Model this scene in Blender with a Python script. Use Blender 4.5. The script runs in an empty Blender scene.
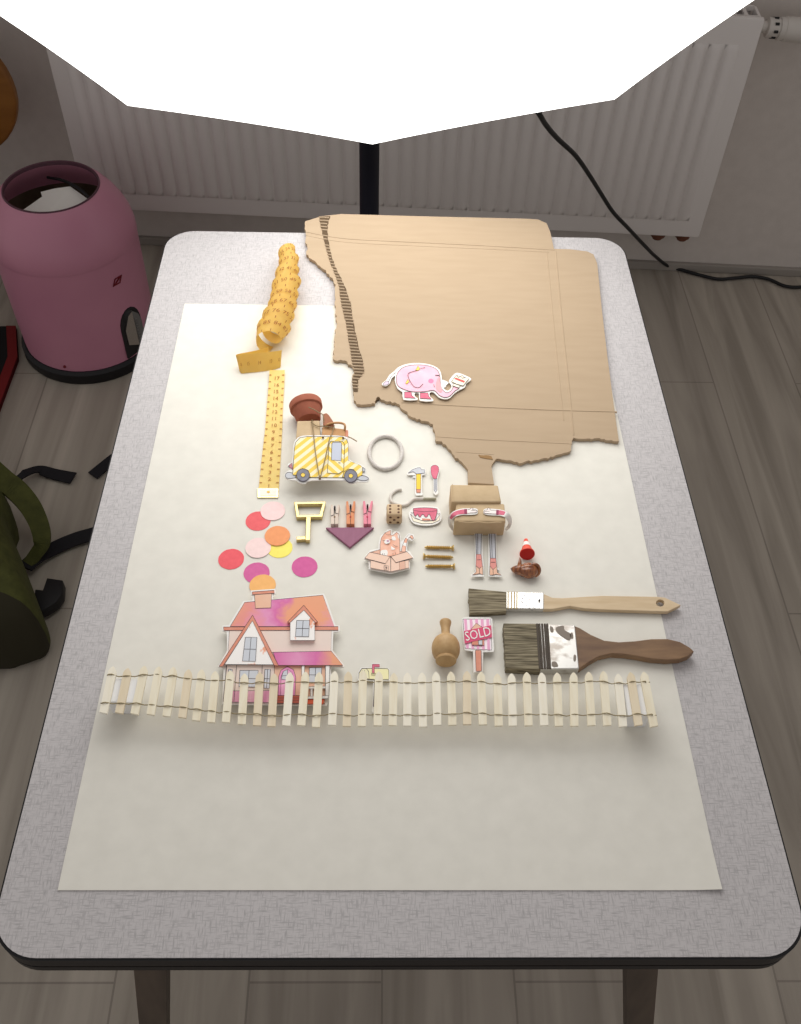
import bpy, bmesh, math, random
from mathutils import Vector, Matrix, geometry
random.seed(7)
S = bpy.context.scene
COL = S.collection
H = 0.75                     # height of the table top

# ------------------------------------------------------------------ camera
F = 965.0
CAM = Vector((-0.015053, -0.600514, 1.489781))
ROT = (0.700404, -0.025631, -0.008672)
cd = bpy.data.cameras.new('camera'); cam = bpy.data.objects.new('camera', cd); COL.objects.link(cam)
cam.location = CAM; cam.rotation_euler = ROT
cd.sensor_fit = 'AUTO'; cd.sensor_width = 36; cd.lens = F * 36 / 1024; cd.clip_start = .02
S.camera = cam
from mathutils import Euler
RM = Euler(ROT, 'XYZ').to_matrix()

def ray(px, py): return RM @ Vector(((px - 400.5) / F, -(py - 512) / F, -1))
def at(px, py, h=0):                      # the point h above the table top seen there
    d = ray(px, py); return CAM + d * ((H + h - CAM.z) / d.z)
def flr(px, py, z=0): return at(px, py, z - H)
def atY(px, py, Y):
    d = ray(px, py); return CAM + d * ((Y - CAM.y) / d.y)
def plane3(a, b, c):                      # a plane through three surface points
    n = (b - a).cross(c - a).normalized()
    if n.z < 0: n = -n
    def f(px, py, dh=0):
        d = ray(px, py); return CAM + d * ((a - CAM).dot(n) / d.dot(n)) + n * dh
    return f
def crop(x0, y0, s): return lambda pts: [(x0 + x / s, y0 + y / s) for x, y in pts]

# ------------------------------------------------------------------ materials
def lin(c): return tuple(((v / 255) / 12.92 if v / 255 <= .04045 else ((v / 255 + .055) / 1.055) ** 2.4) for v in c) + (1,)
MATS = {}
def mat(name, rgb, rough=.7, metal=0, noise=None, bump=None, trans=0, spec=.35, coat=0):
    """noise=(rgb2, scale xyz, detail, lo, hi); bump=(scale xyz, strength, distance)"""
    if name in MATS: return MATS[name]
    m = bpy.data.materials.new(name); m.use_nodes = True; N = m.node_tree.nodes; L = m.node_tree.links
    b = N['Principled BSDF']; b.inputs['Base Color'].default_value = lin(rgb); b.inputs['Roughness'].default_value = rough
    b.inputs['Metallic'].default_value = metal; b.inputs['Specular IOR Level'].default_value = spec
    b.inputs['Coat Weight'].default_value = coat
    def tex(scale, detail=4):
        tc = N.new('ShaderNodeTexCoord'); mp = N.new('ShaderNodeMapping'); mp.inputs['Scale'].default_value = scale
        t = N.new('ShaderNodeTexNoise'); t.inputs['Scale'].default_value = 1; t.inputs['Detail'].default_value = detail
        L.new(tc.outputs['Object'], mp.inputs['Vector']); L.new(mp.outputs[0], t.inputs['Vector']); return t
    if noise:
        rgb2, sc, det, lo, hi = noise
        t = tex(sc, det); r = N.new('ShaderNodeValToRGB')
        r.color_ramp.elements[0].position = lo; r.color_ramp.elements[1].position = hi
        r.color_ramp.elements[0].color = lin(rgb); r.color_ramp.elements[1].color = lin(rgb2)
        L.new(t.outputs['Fac'], r.inputs['Fac']); L.new(r.outputs['Color'], b.inputs['Base Color'])
    if bump:
        sc, st, ds = bump; t = tex(sc, 3); bp = N.new('ShaderNodeBump'); bp.inputs['Strength'].default_value = st; bp.inputs['Distance'].default_value = ds
        L.new(t.outputs['Fac'], bp.inputs['Height']); L.new(bp.outputs['Normal'], b.inputs['Normal'])
    if trans:
        b.inputs['Transmission Weight'].default_value = 0
        tr = N.new('ShaderNodeBsdfTranslucent'); tr.inputs['Color'].default_value = lin(rgb); mx = N.new('ShaderNodeMixShader'); mx.inputs['Fac'].default_value = trans
        out = N['Material Output']; L.new(b.outputs[0], mx.inputs[1]); L.new(tr.outputs[0], mx.inputs[2]); L.new(mx.outputs[0], out.inputs['Surface'])
    MATS[name] = m; return m
def stripes(name, rgb1, rgb2, ax, ay, period, duty=.5):
    m = bpy.data.materials.new(name); m.use_nodes = True; N = m.node_tree.nodes; L = m.node_tree.links; b = N['Principled BSDF']
    tc = N.new('ShaderNodeTexCoord'); vm = N.new('ShaderNodeVectorMath'); vm.operation = 'DOT_PRODUCT'; vm.inputs[1].default_value = (ax / period, ay / period, 0)
    fr = N.new('ShaderNodeMath'); fr.operation = 'FRACT'; gt = N.new('ShaderNodeMath'); gt.operation = 'GREATER_THAN'; gt.inputs[1].default_value = duty
    mx = N.new('ShaderNodeMix'); mx.data_type = 'RGBA'; mx.inputs[6].default_value = lin(rgb1); mx.inputs[7].default_value = lin(rgb2)
    L.new(tc.outputs['Object'], vm.inputs[0]); L.new(vm.outputs['Value'], fr.inputs[0]); L.new(fr.outputs[0], gt.inputs[0]); L.new(gt.outputs[0], mx.inputs[0])
    L.new(mx.outputs[2], b.inputs['Base Color']); b.inputs['Roughness'].default_value = .7; return m

def watercolour(name, stops, x0, x1):
    m = bpy.data.materials.new(name); m.use_nodes = True; N = m.node_tree.nodes; L = m.node_tree.links; b = N['Principled BSDF']; b.inputs['Roughness'].default_value = .75
    tc = N.new('ShaderNodeTexCoord'); sx = N.new('ShaderNodeSeparateXYZ'); mr = N.new('ShaderNodeMapRange'); mr.inputs[1].default_value = x0; mr.inputs[2].default_value = x1
    n = N.new('ShaderNodeTexNoise'); n.inputs['Scale'].default_value = 60; n.inputs['Detail'].default_value = 3; ad = N.new('ShaderNodeMath'); ad.operation = 'MULTIPLY_ADD'; ad.inputs[1].default_value = .45; sb_ = N.new('ShaderNodeMath'); sb_.operation = 'SUBTRACT'; sb_.inputs[1].default_value = .225
    r = N.new('ShaderNodeValToRGB'); e = r.color_ramp.elements
    while len(e) < len(stops): e.new(.5)
    for k, (p, c) in enumerate(stops): e[k].position = p; e[k].color = lin(c)
    L.new(tc.outputs['Object'], sx.inputs[0]); L.new(sx.outputs[0], mr.inputs[0]); L.new(tc.outputs['Object'], n.inputs['Vector']); L.new(n.outputs['Fac'], ad.inputs[0]); L.new(mr.outputs[0], ad.inputs[2]); L.new(ad.outputs[0], sb_.inputs[0]); L.new(sb_.outputs[0], r.inputs[0]); L.new(r.outputs[0], b.inputs['Base Color'])
    return m
WHITE = mat('card_white', (240, 238, 234), .75)
PAPER = mat('paper', (229, 226, 217), .9, noise=((223, 220, 211), (60, 60, 60), 4, .3, .7), spec=.15)
FOAM = mat('foam', (236, 236, 236), .9)
INK = mat('ink', (72, 62, 66), .8)
KRAFT = mat('kraft', (178, 157, 132), .85, noise=((174, 153, 128), (20, 120, 40), 5, .35, .7), spec=.15)
KRAFT2 = mat('kraft_wrap', (200, 176, 142), .8, noise=((190, 166, 131), (70, 70, 70), 5, .35, .7), bump=((120, 120, 120), .25, .002), spec=.2)
SOFTWOOD = mat('soft_wood', (238, 230, 208), .75, noise=((230, 218, 190), (300, 30, 60), 4, .4, .75))
TWINE = mat('twine', (150, 130, 100), .95)
BLACK = mat('black_plastic', (20, 19, 22), .5)
GOLD = mat('gold', (208, 188, 132), .26, 1)
SILVER = mat('silver', (215, 213, 210), .25, 1)

# ------------------------------------------------------------------ mesh helpers
ORG = {}
def obj(name, bm, m, parent=None, smooth=False, recalc=True):
    if recalc: bmesh.ops.recalc_face_normals(bm, faces=bm.faces)
    if parent is not None: o0 = ORG[parent.name]
    else:
        xs = [v.co for v in bm.verts]
        o0 = Vector(((min(v.x for v in xs) + max(v.x for v in xs)) / 2, (min(v.y for v in xs) + max(v.y for v in xs)) / 2, min(v.z for v in xs)))
    for v in bm.verts: v.co -= o0
    if smooth:
        for f in bm.faces: f.smooth = True
        for e in bm.edges:
            if len(e.link_faces) == 2 and e.calc_face_angle(0) > .65: e.smooth = False
    me = bpy.data.meshes.new(name); bm.to_mesh(me); bm.free()
    o = bpy.data.objects.new(name, me); COL.objects.link(o)
    if m is not None: me.materials.append(m)
    if parent is not None: o.parent = parent
    else: o.location = o0
    ORG[o.name] = o0
    return o
def tag(o, label, cat, group=None):
    o['label'] = label; o['category'] = cat
    if group: o['group'] = group
    return o
def thing(name, label, cat, loc, group=None):
    o = bpy.data.objects.new(name, None); COL.objects.link(o); o.location = loc; o.empty_display_size = .02
    ORG[o.name] = Vector(loc); return tag(o, label, cat, group)
def struct(name, bm, m, smooth=False, parent=None):
    o = obj(name, bm, m, parent, smooth)
    if parent is None: o['kind'] = 'structure'
    return o
def B(): return bmesh.new()
def lift(v, dz): return Vector((v.x, v.y, v.z + dz))

def prism3(bm, top, bottom, holes=()):
    """top / bottom: lists of Vectors; holes: list of (top, bottom) loops. Concave outlines and holes allowed."""
    if not holes:
        a = [bm.verts.new(v) for v in top]; b = [bm.verts.new(v) for v in bottom]; n = len(a)
        fa = bm.faces.new(a); fb = bm.faces.new(b[::-1])
        for i in range(n): bm.faces.new((a[i], a[(i + 1) % n], b[(i + 1) % n], b[i]))
        fa.normal_update(); fb.normal_update()
        if n > 4: bmesh.ops.triangulate(bm, faces=[fa, fb], quad_method='BEAUTY', ngon_method='EAR_CLIP')
        return
    loops = [top] + [h[0] for h in holes]; lows = [bottom] + [h[1] for h in holes]
    flat = [v for l in loops for v in l]; lo = [v for l in lows for v in l]
    tri = geometry.tessellate_polygon([[Vector((v.x, v.y, 0)) for v in l] for l in loops])
    a = [bm.verts.new(v) for v in flat]; b = [bm.verts.new(v) for v in lo]
    for t in tri:
        try: bm.faces.new([a[i] for i in t]); bm.faces.new([b[i] for i in reversed(t)])
        except ValueError: pass
    i0 = 0
    for l in loops:
        n = len(l)
        for i in range(n):
            j = (i + 1) % n
            try: bm.faces.new((a[i0 + i], a[i0 + j], b[i0 + j], b[i0 + i]))
            except ValueError: pass
        i0 += n
def slab(bm, px, h0, h1, holes=()):                     # table-top slab drawn by its upper outline
    t = [at(x, y, h1) for x, y in px]
    hs = []
    for hl in holes:
        ht = [at(x, y, h1) for x, y in hl]; hs.append((ht, [lift(v, h0 - h1) for v in ht]))
    prism3(bm, t, [lift(v, h0 - h1) for v in t], hs)
def smooth_pts(pts, n=5, closed=True):
    out = []; N = len(pts); V = [Vector(p) for p in pts]
    rng = range(N) if closed else range(N - 1)
    for i in rng:
        if closed: p0, p1, p2, p3 = V[i - 1], V[i], V[(i + 1) % N], V[(i + 2) % N]
        else: p0, p1, p2, p3 = V[max(i - 1, 0)], V[i], V[i + 1], V[min(i + 2, N - 1)]
        for k in range(n):
            t = k / n
            out.append(.5 * ((2 * p1) + (p2 - p0) * t + (2 * p0 - 5 * p1 + 4 * p2 - p3) * t * t + (3 * p1 - p0 - 3 * p2 + p3) * t ** 3))
    if not closed: out.append(V[-1])
    return [tuple(v) for v in out]
def tube(bm, pts, r, seg=8, cap=True):
    pts = [Vector(p) for p in pts]; rr = r if isinstance(r, (list, tuple)) else [r] * len(pts)
    rings = []; up = None
    for i, p in enumerate(pts):
        d = (pts[min(i + 1, len(pts) - 1)] - pts[max(i - 1, 0)]).normalized()
        if up is None: up = d.orthogonal().normalized()
        up = (up - d * up.dot(d)); up = up.normalized() if up.length > 1e-6 else d.orthogonal().normalized()
        w = d.cross(up)
        rings.append([bm.verts.new(p + (up * math.cos(2 * math.pi * k / seg) + w * math.sin(2 * math.pi * k / seg)) * rr[i]) for k in range(seg)])
    for a, b in zip(rings, rings[1:]):
        for k in range(seg): bm.faces.new((a[k], a[(k + 1) % seg], b[(k + 1) % seg], b[k]))
    if cap: bm.faces.new(rings[0][::-1]); bm.faces.new(rings[-1])
def lathe(bm, p0, p1, prof, seg=24, cap=True):            # prof: (fraction along p0-p1, radius)
    p0 = Vector(p0); p1 = Vector(p1)
    d = (p1 - p0).normalized(); u = d.orthogonal().normalized(); w = d.cross(u); rings = []
    for t, r in prof:
        c = p0 + (p1 - p0) * t
        rings.append([bm.verts.new(c + (u * math.cos(2 * math.pi * k / seg) + w * math.sin(2 * math.pi * k / seg)) * max(r, 1e-5)) for k in range(seg)])
    for a, b in zip(rings, rings[1:]):
        for k in range(seg): bm.faces.new((a[k], a[(k + 1) % seg], b[(k + 1) % seg], b[k]))
    if cap: bm.faces.new(rings[0][::-1]); bm.faces.new(rings[-1])
def box(bm, x0, x1, y0, y1, z0, z1, M=None, bev=0, seg=2):
    vs = [bm.verts.new((x, y, z)) for x in (x0, x1) for y in (y0, y1) for z in (z0, z1)]
    fs = [(0, 1, 3, 2), (4, 6, 7, 5), (0, 4, 5, 1), (2, 3, 7, 6), (0, 2, 6, 4), (1, 5, 7, 3)]
    F_ = [bm.faces.new([vs[i] for i in f]) for f in fs]
    if bev:
        es = list({e for f in F_ for e in f.edges}); r = bmesh.ops.bevel(bm, geom=es, offset=bev, segments=seg, affect='EDGES', profile=.5)
        vs = list({v for f in r['faces'] for v in f.verts} | {v for v in vs if v.is_valid})
    if M is not None:
        for v in vs: v.co = M @ v.co
def bevel_all(bm, off, seg=2, ang=.6):
    bmesh.ops.remove_doubles(bm, verts=bm.verts, dist=1e-6)
    bmesh.ops.recalc_face_normals(bm, faces=bm.faces)
    es = [e for e in bm.edges if len(e.link_faces) == 2 and e.calc_face_angle(0) > ang]
    bmesh.ops.bevel(bm, geom=es, offset=off, segments=seg, affect='EDGES', profile=.5, clamp_overlap=True)
def ellipse(cx, cy, rx, ry, n=28, a0=0): return [(cx + rx * math.cos(a0 + 2 * math.pi * k / n), cy + ry * math.sin(a0 + 2 * math.pi * k / n)) for k in range(n)]
def rrect(x0, x1, y0, y1, r, n=8):
    out = []
    for cx, cy, a in ((x1 - r, y1 - r, 0), (x0 + r, y1 - r, 90), (x0 + r, y0 + r, 180), (x1 - r, y0 + r, 270)):
        for k in range(n + 1):
            t = math.radians(a + 90 * k / n); out.append((cx + r * math.cos(t), cy + r * math.sin(t)))
    return out
_T = {}
def glyphs(s):
    if s not in _T:
        c = bpy.data.curves.new('t', 'FONT'); c.body = s; c.align_x = 'CENTER'; c.align_y = 'CENTER'; c.resolution_u = 2
        o = bpy.data.objects.new('t', c); COL.objects.link(o)
        me = bpy.data.meshes.new_from_object(o.evaluated_get(bpy.context.evaluated_depsgraph_get()))
        _T[s] = ([v.co.copy() for v in me.vertices], [tuple(p.vertices) for p in me.polygons])
        bpy.data.objects.remove(o); bpy.data.curves.remove(c); bpy.data.meshes.remove(me)
    return _T[s]
def text(bm, s, f):                                       # f(u, v) -> world point, u right, v up, letter height about .7
    vs, ps = glyphs(s); a = [bm.verts.new(f(v.x, v.y)) for v in vs]
    for p in ps:
        try: bm.faces.new([a[i] for i in p])
        except ValueError: pass

class Card:
    """A printed paper cut-out: white card, coloured prints on it, ink lines, foam pads underneath."""
    STEP = .00013
    def __init__(s, name, label, outline, h, cr, thick=.0011, M=None, pad=True, group=None, pads=None):
        s.M = M or (lambda x, y, dh=0: at(x, y, h + dh)); s.cr = cr; s.lv = 0; s.ink = B(); s.n = 0
        px = cr(outline); top = [s.M(x, y, 0) for x, y in px]
        c = sum(top, Vector()) / len(top)
        s.root = thing(name, label, 'paper cutout', (c.x, c.y, H + .0008), group)
        bm = B(); prism3(bm, top, [lift(v, -thick) for v in top]); obj('card', bm, WHITE, s.root)
        if pad:
            for pp in (pads or [outline]):
                q = cr(pp); cx = sum(p[0] for p in q) / len(q); cy = sum(p[1] for p in q) / len(q)
                k = .5 if pads is None else 1
                t = [s.M(cx + (x - cx) * k, cy + (y - cy) * k, 0) for x, y in q]
                bm = B(); prism3(bm, [lift(v, -thick) for v in t], [Vector((v.x, v.y, H + pad_base(s, v))) for v in t]); obj('foam_pad', bm, FOAM, s.root)
    base = .0008
    def art(s, name, pts, m, sm=0, line=0, raw=False):
        pts = pts if raw else s.cr(pts)
        if sm: pts = smooth_pts(pts, sm)
        s.lv += 1; bm = B(); d = s.lv * s.STEP
        t = [s.M(x, y, d) for x, y in pts]; prism3(bm, t, [s.M(x, y, 0) - Vector((0, 0, .0001)) for x, y in pts])
        if line: s.stroke(pts + [pts[0]], line, raw=True)
        return obj(name, bm, m, s.root)
    def stroke(s, pts, w, raw=False, bm=None, sm=0, lift_=14):
        pts = pts if raw else s.cr(pts)
        if sm: pts = smooth_pts(pts, sm, closed=False)
        bm = bm or s.ink; d = (s.lv + .6) * s.STEP
        V = [Vector(p) for p in pts]; L_ = []; R_ = []
        for i, p in enumerate(V):
            t = V[min(i + 1, len(V) - 1)] - V[max(i - 1, 0)]
            t = t.normalized() if t.length > 1e-6 else Vector((1, 0))
            n = Vector((-t.y, t.x)) * w / 2
            L_.append(bm.verts.new(s.M(p.x + n.x, p.y + n.y, d))); R_.append(bm.verts.new(s.M(p.x - n.x, p.y - n.y, d)))
        for i in range(len(V) - 1):
            bm.faces.new((L_[i], R_[i], R_[i + 1], L_[i + 1]))
    def done(s):
        if len(s.ink.verts): obj('ink_outline', s.ink, INK, s.root)
        return s.root
PADB = {'v': .0008}
def pad_base(s, v): return PADB['v']

# ================================================================== SETTING
floor_m = bpy.data.materials.new('laminate_floor'); floor_m.use_nodes = True
def build_floor():
    N = floor_m.node_tree.nodes; L = floor_m.node_tree.links; b = N['Principled BSDF']
    tc = N.new('ShaderNodeTexCoord'); mp = N.new('ShaderNodeMapping'); mp.inputs['Rotation'].default_value = (0, 0, math.pi / 2)
    br = N.new('ShaderNodeTexBrick'); br.inputs['Scale'].default_value = 1; br.inputs['Brick Width'].default_value = 1.28; br.inputs['Row Height'].default_value = .19
    br.inputs['Mortar Size'].default_value = .0016; br.inputs['Color1'].default_value = lin((172, 163, 152)); br.inputs['Color2'].default_value = lin((181, 172, 160)); br.inputs['Mortar'].default_value = lin((150, 141, 132))
    m2 = N.new('ShaderNodeMapping'); m2.inputs['Scale'].default_value = (22, 1.6, 1); n = N.new('ShaderNodeTexNoise'); n.inputs['Scale'].default_value = 1; n.inputs['Detail'].default_value = 6; n.inputs['Distortion'].default_value = .8
    cr = N.new('ShaderNodeValToRGB'); cr.color_ramp.elements[0].position = .32; cr.color_ramp.elements[1].position = .68
    cr.color_ramp.elements[0].color = (.66, .65, .64, 1); cr.color_ramp.elements[1].color = (1, 1, 1, 1)
    mx = N.new('ShaderNodeMix'); mx.data_type = 'RGBA'; mx.blend_type = 'MULTIPLY'; mx.inputs[0].default_value = 1
    L.new(tc.outputs['Object'], mp.inputs[0]); L.new(mp.outputs[0], br.inputs['Vector']); L.new(tc.outputs['Object'], m2.inputs[0]); L.new(m2.outputs[0], n.inputs['Vector'])
    L.new(n.outputs['Fac'], cr.inputs[0]); L.new(br.outputs['Color'], mx.inputs[6]); L.new(cr.outputs[0], mx.inputs[7]); L.new(mx.outputs[2], b.inputs['Base Color'])
    b.inputs['Roughness'].default_value = .55; b.inputs['Specular IOR Level'].default_value = .25
build_floor()
bm = B(); box(bm, -3, 3, -2.2, 1.75, -.06, 0); struct('floor', bm, floor_m)
# back wall: slightly turned to the table
WT = Vector((1, -.05430511, 0)).normalized(); WN = Vector((WT.y, -WT.x, 0)); W0 = Vector((0, 1.53312, 0))
def wallM(): return Matrix(((WT.x, -WN.x, 0, W0.x), (WT.y, -WN.y, 0, W0.y), (0, 0, 1, 0), (0, 0, 0, 1)))   # x along the wall, -y into the room
WM = wallM()
WALL = mat('wall_plaster', (206, 198, 192), .9, noise=((200, 192, 186), (40, 40, 40), 5, .3, .7), bump=((220, 220, 220), .15, .002), spec=.1)
bm = B(); box(bm, -2.9, 2.9, 0.0, .12, 0, 2.6, WM); struct('wall_back', bm, WALL)
bm = B(); box(bm, -2.9, 2.9, -.012, 0, 0, .022, WM, .002); struct('baseboard_back', bm, mat('skirting', (150, 143, 136), .6))

# ================================================================== RADIATOR
RADM = mat('radiator_paint', (224, 218, 215), .45, spec=.4)
rad = thing('radiator', 'white ribbed panel radiator on the wall behind the table', 'radiator', WM @ Vector((.02, -.06, .155)))
RX0, RX1, RZ0, RZ1 = -.722, .762, .157, .668
bm = B(); box(bm, RX0, RX1, -.098, -.084, RZ0, RZ1, WM, .006)
n = 43; p = (RX1 - RX0 - .07) / n
for i in range(n):
    x = RX0 + .035 + (i + .5) * p
    prof = [(-.0145, 0), (-.008, .0075), (.008, .0075), (.0145, 0)]
    zs = [(RZ0 + .045, 0), (RZ0 + .056, 1), (RZ1 - .065, 1), (RZ1 - .054, 0)]
    rows = [[bm.verts.new(WM @ Vector((x + a, -.098 - c * k, z))) for a, c in prof] for z, k in zs]
    for r1, r2 in zip(rows, rows[1:]):
        for k in range(3): bm.faces.new((r1[k], r1[k + 1], r2[k + 1], r2[k]))
obj('front_panel', bm, RADM, rad, smooth=True)
bm = B(); box(bm, RX0 + .01, RX1 - .01, -.03, -.016, RZ0 + .005, RZ1 - .005, WM, .004); obj('rear_panel', bm, RADM, rad)
for x in (RX0 + .004, RX1 - .010):
    bm = B(); box(bm, x, x + .006, -.084, -.03, RZ0 + .01, RZ1 - .004, WM, .001); obj('side_cover', bm, RADM, rad)
bm = B()
for i in range(60):
    x = RX0 + .03 + i * (RX1 - RX0 - .06) / 59; box(bm, x - .004, x + .004, -.083, -.031, RZ1 - .012, RZ1 - .008, WM)
box(bm, RX0 + .01, RX1 - .01, -.083, -.079, RZ1 - .012, RZ1 - .002, WM); box(bm, RX0 + .01, RX1 - .01, -.035, -.031, RZ1 - .012, RZ1 - .002, WM)
obj('top_grille', bm, RADM, rad)
BRASS = mat('valve_brown', (120, 78, 62), .45, .6)
bm = B()
for x in (.672, .732):
    lathe(bm, WM @ Vector((x, -.06, .128)), WM @ Vector((x, -.06, .165)), [(0, .012), (.2, .013), (.21, .018), (.75, .018), (.76, .012), (1, .012)], 16)
lathe(bm, WM @ Vector((.672, -.06, .146)), WM @ Vector((.732, -.06, .146)), [(0, .009), (1, .009)], 12)
obj('connection_valve', bm, BRASS, rad, smooth=True)
for x in (.672, .732):
    bm = B(); tube(bm, [WM @ Vector((x, -.05, .143)), WM @ Vector((x, -.002, .143))], .0065); obj('supply_pipe', bm, RADM, rad, smooth=True)
VW = mat('valve_white', (206, 200, 194), .4)
bm = B(); lathe(bm, WM @ Vector((.762, -.058, .636)), WM @ Vector((.905, -.058, .630)), [(0, .011), (.13, .011), (.14, .019), (.3, .019), (.31, .022), (.38, .022), (.39, .0235), (.9, .0255), (1, .022)], 24)
th = obj('thermostat_knob', bm, VW, rad, smooth=True)
bm = B()
for a in range(8):
    t = a * math.pi / 4; c = WM @ Vector((.797, -.058 + .019 * math.cos(t), .6345 + .019 * math.sin(t))); lathe(bm, c - WT * .004, c + WT * .004, [(0, .003), (1, .003)], 8)
obj('grip_slot', bm, BLACK, th)

# ================================================================== TABLE
X0, X1, Y0, Y1 = -.2911, .3069, -.3974, .5034
tab = thing('table', 'small kitchen table with pale grey linen-pattern top and black edge', 'table', ((X0 + X1) / 2, (Y0 + Y1) / 2, 0))
lam = bpy.data.materials.new('linen_laminate'); lam.use_nodes = True
def build_lam():
    N = lam.node_tree.nodes; L = lam.node_tree.links; b = N['Principled BSDF']; tc = N.new('ShaderNodeTexCoord'); outs = []
    for sc in ((1100, 130, 1), (130, 1100, 1)):
        mp = N.new('ShaderNodeMapping'); mp.inputs['Scale'].default_value = sc; t = N.new('ShaderNodeTexNoise'); t.inputs['Scale'].default_value = 1; t.inputs['Detail'].default_value = 2
        L.new(tc.outputs['Object'], mp.inputs[0]); L.new(mp.outputs[0], t.inputs['Vector']); outs.append(t)
    mn = N.new('ShaderNodeMath'); mn.operation = 'MINIMUM'; L.new(outs[0].outputs['Fac'], mn.inputs[0]); L.new(outs[1].outputs['Fac'], mn.inputs[1])
    r = N.new('ShaderNodeValToRGB'); r.color_ramp.elements[0].position = .28; r.color_ramp.elements[1].position = .5
    r.color_ramp.elements[0].color = lin((166, 163, 164)); r.color_ramp.elements[1].color = lin((195, 191, 192))
    L.new(mn.outputs[0], r.inputs[0]); L.new(r.outputs[0], b.inputs['Base Color']); b.inputs['Roughness'].default_value = .5; b.inputs['Specular IOR Level'].default_value = .25
build_lam()
rr_ = rrect(X0, X1, Y0, Y1, .036, 12); bm = B()
prism3(bm, [Vector((x, y, H)) for x, y in rr_], [Vector((x, y, H - .004)) for x, y in rr_]); obj('tabletop', bm, lam, tab)
def grow(pts, d):
    cx, cy = (X0 + X1) / 2, (Y0 + Y1) / 2
    return [(x + math.copysign(d, x - cx), y + math.copysign(d, y - cy)) for x, y in pts]
o1 = grow(rr_, .0016); bm = B()
prism3(bm, [Vector((x, y, H - .0012)) for x, y in o1], [Vector((x, y, H - .015)) for x, y in o1])
eb = obj('edge_band', bm, BLACK, tab)
bm = B(); o2 = grow(rr_, .0010); prism3(bm, [Vector((x, y, H - .0151)) for x, y in o2], [Vector((x, y, H - .0175)) for x, y in o2]); obj('wood_core', bm, mat('core', (96, 78, 62), .8), tab)
bm = B(); o2 = grow(rr_, .0016); prism3(bm, [Vector((x, y, H - .0176)) for x, y in o2], [Vector((x, y, H - .026)) for x, y in o2]); obj('lower_band', bm, BLACK, tab)
LEG = mat('leg_brown', (88, 76, 66), .6, noise=((72, 62, 54), (60, 60, 8), 4, .35, .7))
bm = B(); box(bm, X0 + .05, X1 - .05, Y0 + .05, Y0 + .068, H - .085, H - .026); box(bm, X0 + .05, X1 - .05, Y1 - .068, Y1 - .05, H - .085, H - .026)
box(bm, X0 + .05, X0 + .068, Y0 + .05, Y1 - .05, H - .085, H - .026); box(bm, X1 - .068, X1 - .05, Y0 + .05, Y1 - .05, H - .085, H - .026); obj('apron', bm, LEG, tab)
def xat(px, y, z):                                        # x of the point (., y, z) seen in column px
    lo, hi = -2, 2
    for _ in range(50):
        m = (lo + hi) / 2; c = RM.transposed() @ (Vector((m, y, z)) - CAM)
        if 400.5 + F * c.x / -c.z < px: lo = m
        else: hi = m
    return m
for pt, pb in ((150.5, 160), (641, 634)):
    for y0, y1 in ((Y0 + .06, Y0 - .015), (Y1 - .06, Y1 + .015)):
        xt = xat(pt, Y0 + .06, H - .03); xb = xat(pb, Y0 - .015, 0)
        a = .0145; b_ = .0105; q4 = ((-1, -1), (1, -1), (1, 1), (-1, 1)); bm = B()
        prism3(bm, [Vector((xt + i * a, y0 + j * a, H - .026)) for i, j in q4], [Vector((xb + i * b_, y1 + j * b_, 0)) for i, j in q4]); obj('leg', bm, LEG, tab)

# white paper sheet
bm = B(); nx, ny = 40, 56; g = []
for k, zz in ((0, .0008), (1, .0001)):
    grid = []
    for i in range(nx + 1):
        rowv = []
        for j in range(ny + 1):
            x = -.25 + .5 * i / nx; y = -.35 + .7 * j / ny
            d = max(0, 1 - math.hypot(x - .25, y + .35) / .035); rowv.append(bm.verts.new((x, y, H + zz + .0022 * d * d)))
        grid.append(rowv)
    g.append(grid)
    for i in range(nx):
        for j in range(ny): bm.faces.new((grid[i][j], grid[i + 1][j], grid[i + 1][j + 1], grid[i][j + 1]))
for i in range(nx):
    for j in (0, ny): bm.faces.new((g[0][i][j], g[0][i + 1][j], g[1][i + 1][j], g[1][i][j]))
for j in range(ny):
    for i in (0, nx): bm.faces.new((g[0][i][j], g[0][i][j + 1], g[1][i][j + 1], g[1][i][j]))
tag(obj('paper_sheet', bm, PAPER, None, True), 'large white paper sheet spread over the grey table top', 'paper')

# ================================================================== SOFTBOX, STAND, CORD
SBC = Vector((-.018550, .374060, 1.138180)); SBR = .4275; PHI = .66649719; YAW = .05222; ROLL = .01671
def sbp(a, r, d=0):
    n = Vector((0, -math.cos(PHI), -math.sin(PHI))); u = Vector((0, -math.sin(PHI), math.cos(PHI)))
    return SBC + Matrix.Rotation(YAW, 3, 'Z') @ (Vector((math.cos(a), 0, 0)) * r + u * (math.sin(a) * r) + n * d)
def octa(r, k, f): # point a fraction f along side k of the octagon
    a0 = -math.pi / 2 + ROLL + k * math.pi / 4; a1 = a0 + math.pi / 4
    x = math.cos(a0) * (1 - f) + math.cos(a1) * f; y = math.sin(a0) * (1 - f) + math.sin(a1) * f
    sag = 1 - .012 * 4 * f * (1 - f)
    return math.atan2(y, x), math.hypot(x, y) * r * sag
sb = thing('softbox', 'large glowing white octagonal softbox hanging over the table', 'softbox', (-.02, .68, 1.2))
EM = bpy.data.materials.new('diffuser_cloth'); EM.use_nodes = True
_n = EM.node_tree.nodes; _l = EM.node_tree.links; _e = _n.new('ShaderNodeEmission'); _e.inputs['Color'].default_value = (1, .985, .95, 1); _e.inputs['Strength'].default_value = 3.35
_tc = _n.new('ShaderNodeTexCoord')
_n.remove(_n['Principled BSDF']); _l.new(_e.outputs[0], _n['Material Output'].inputs[0])
bm = B(); rings = []
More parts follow.
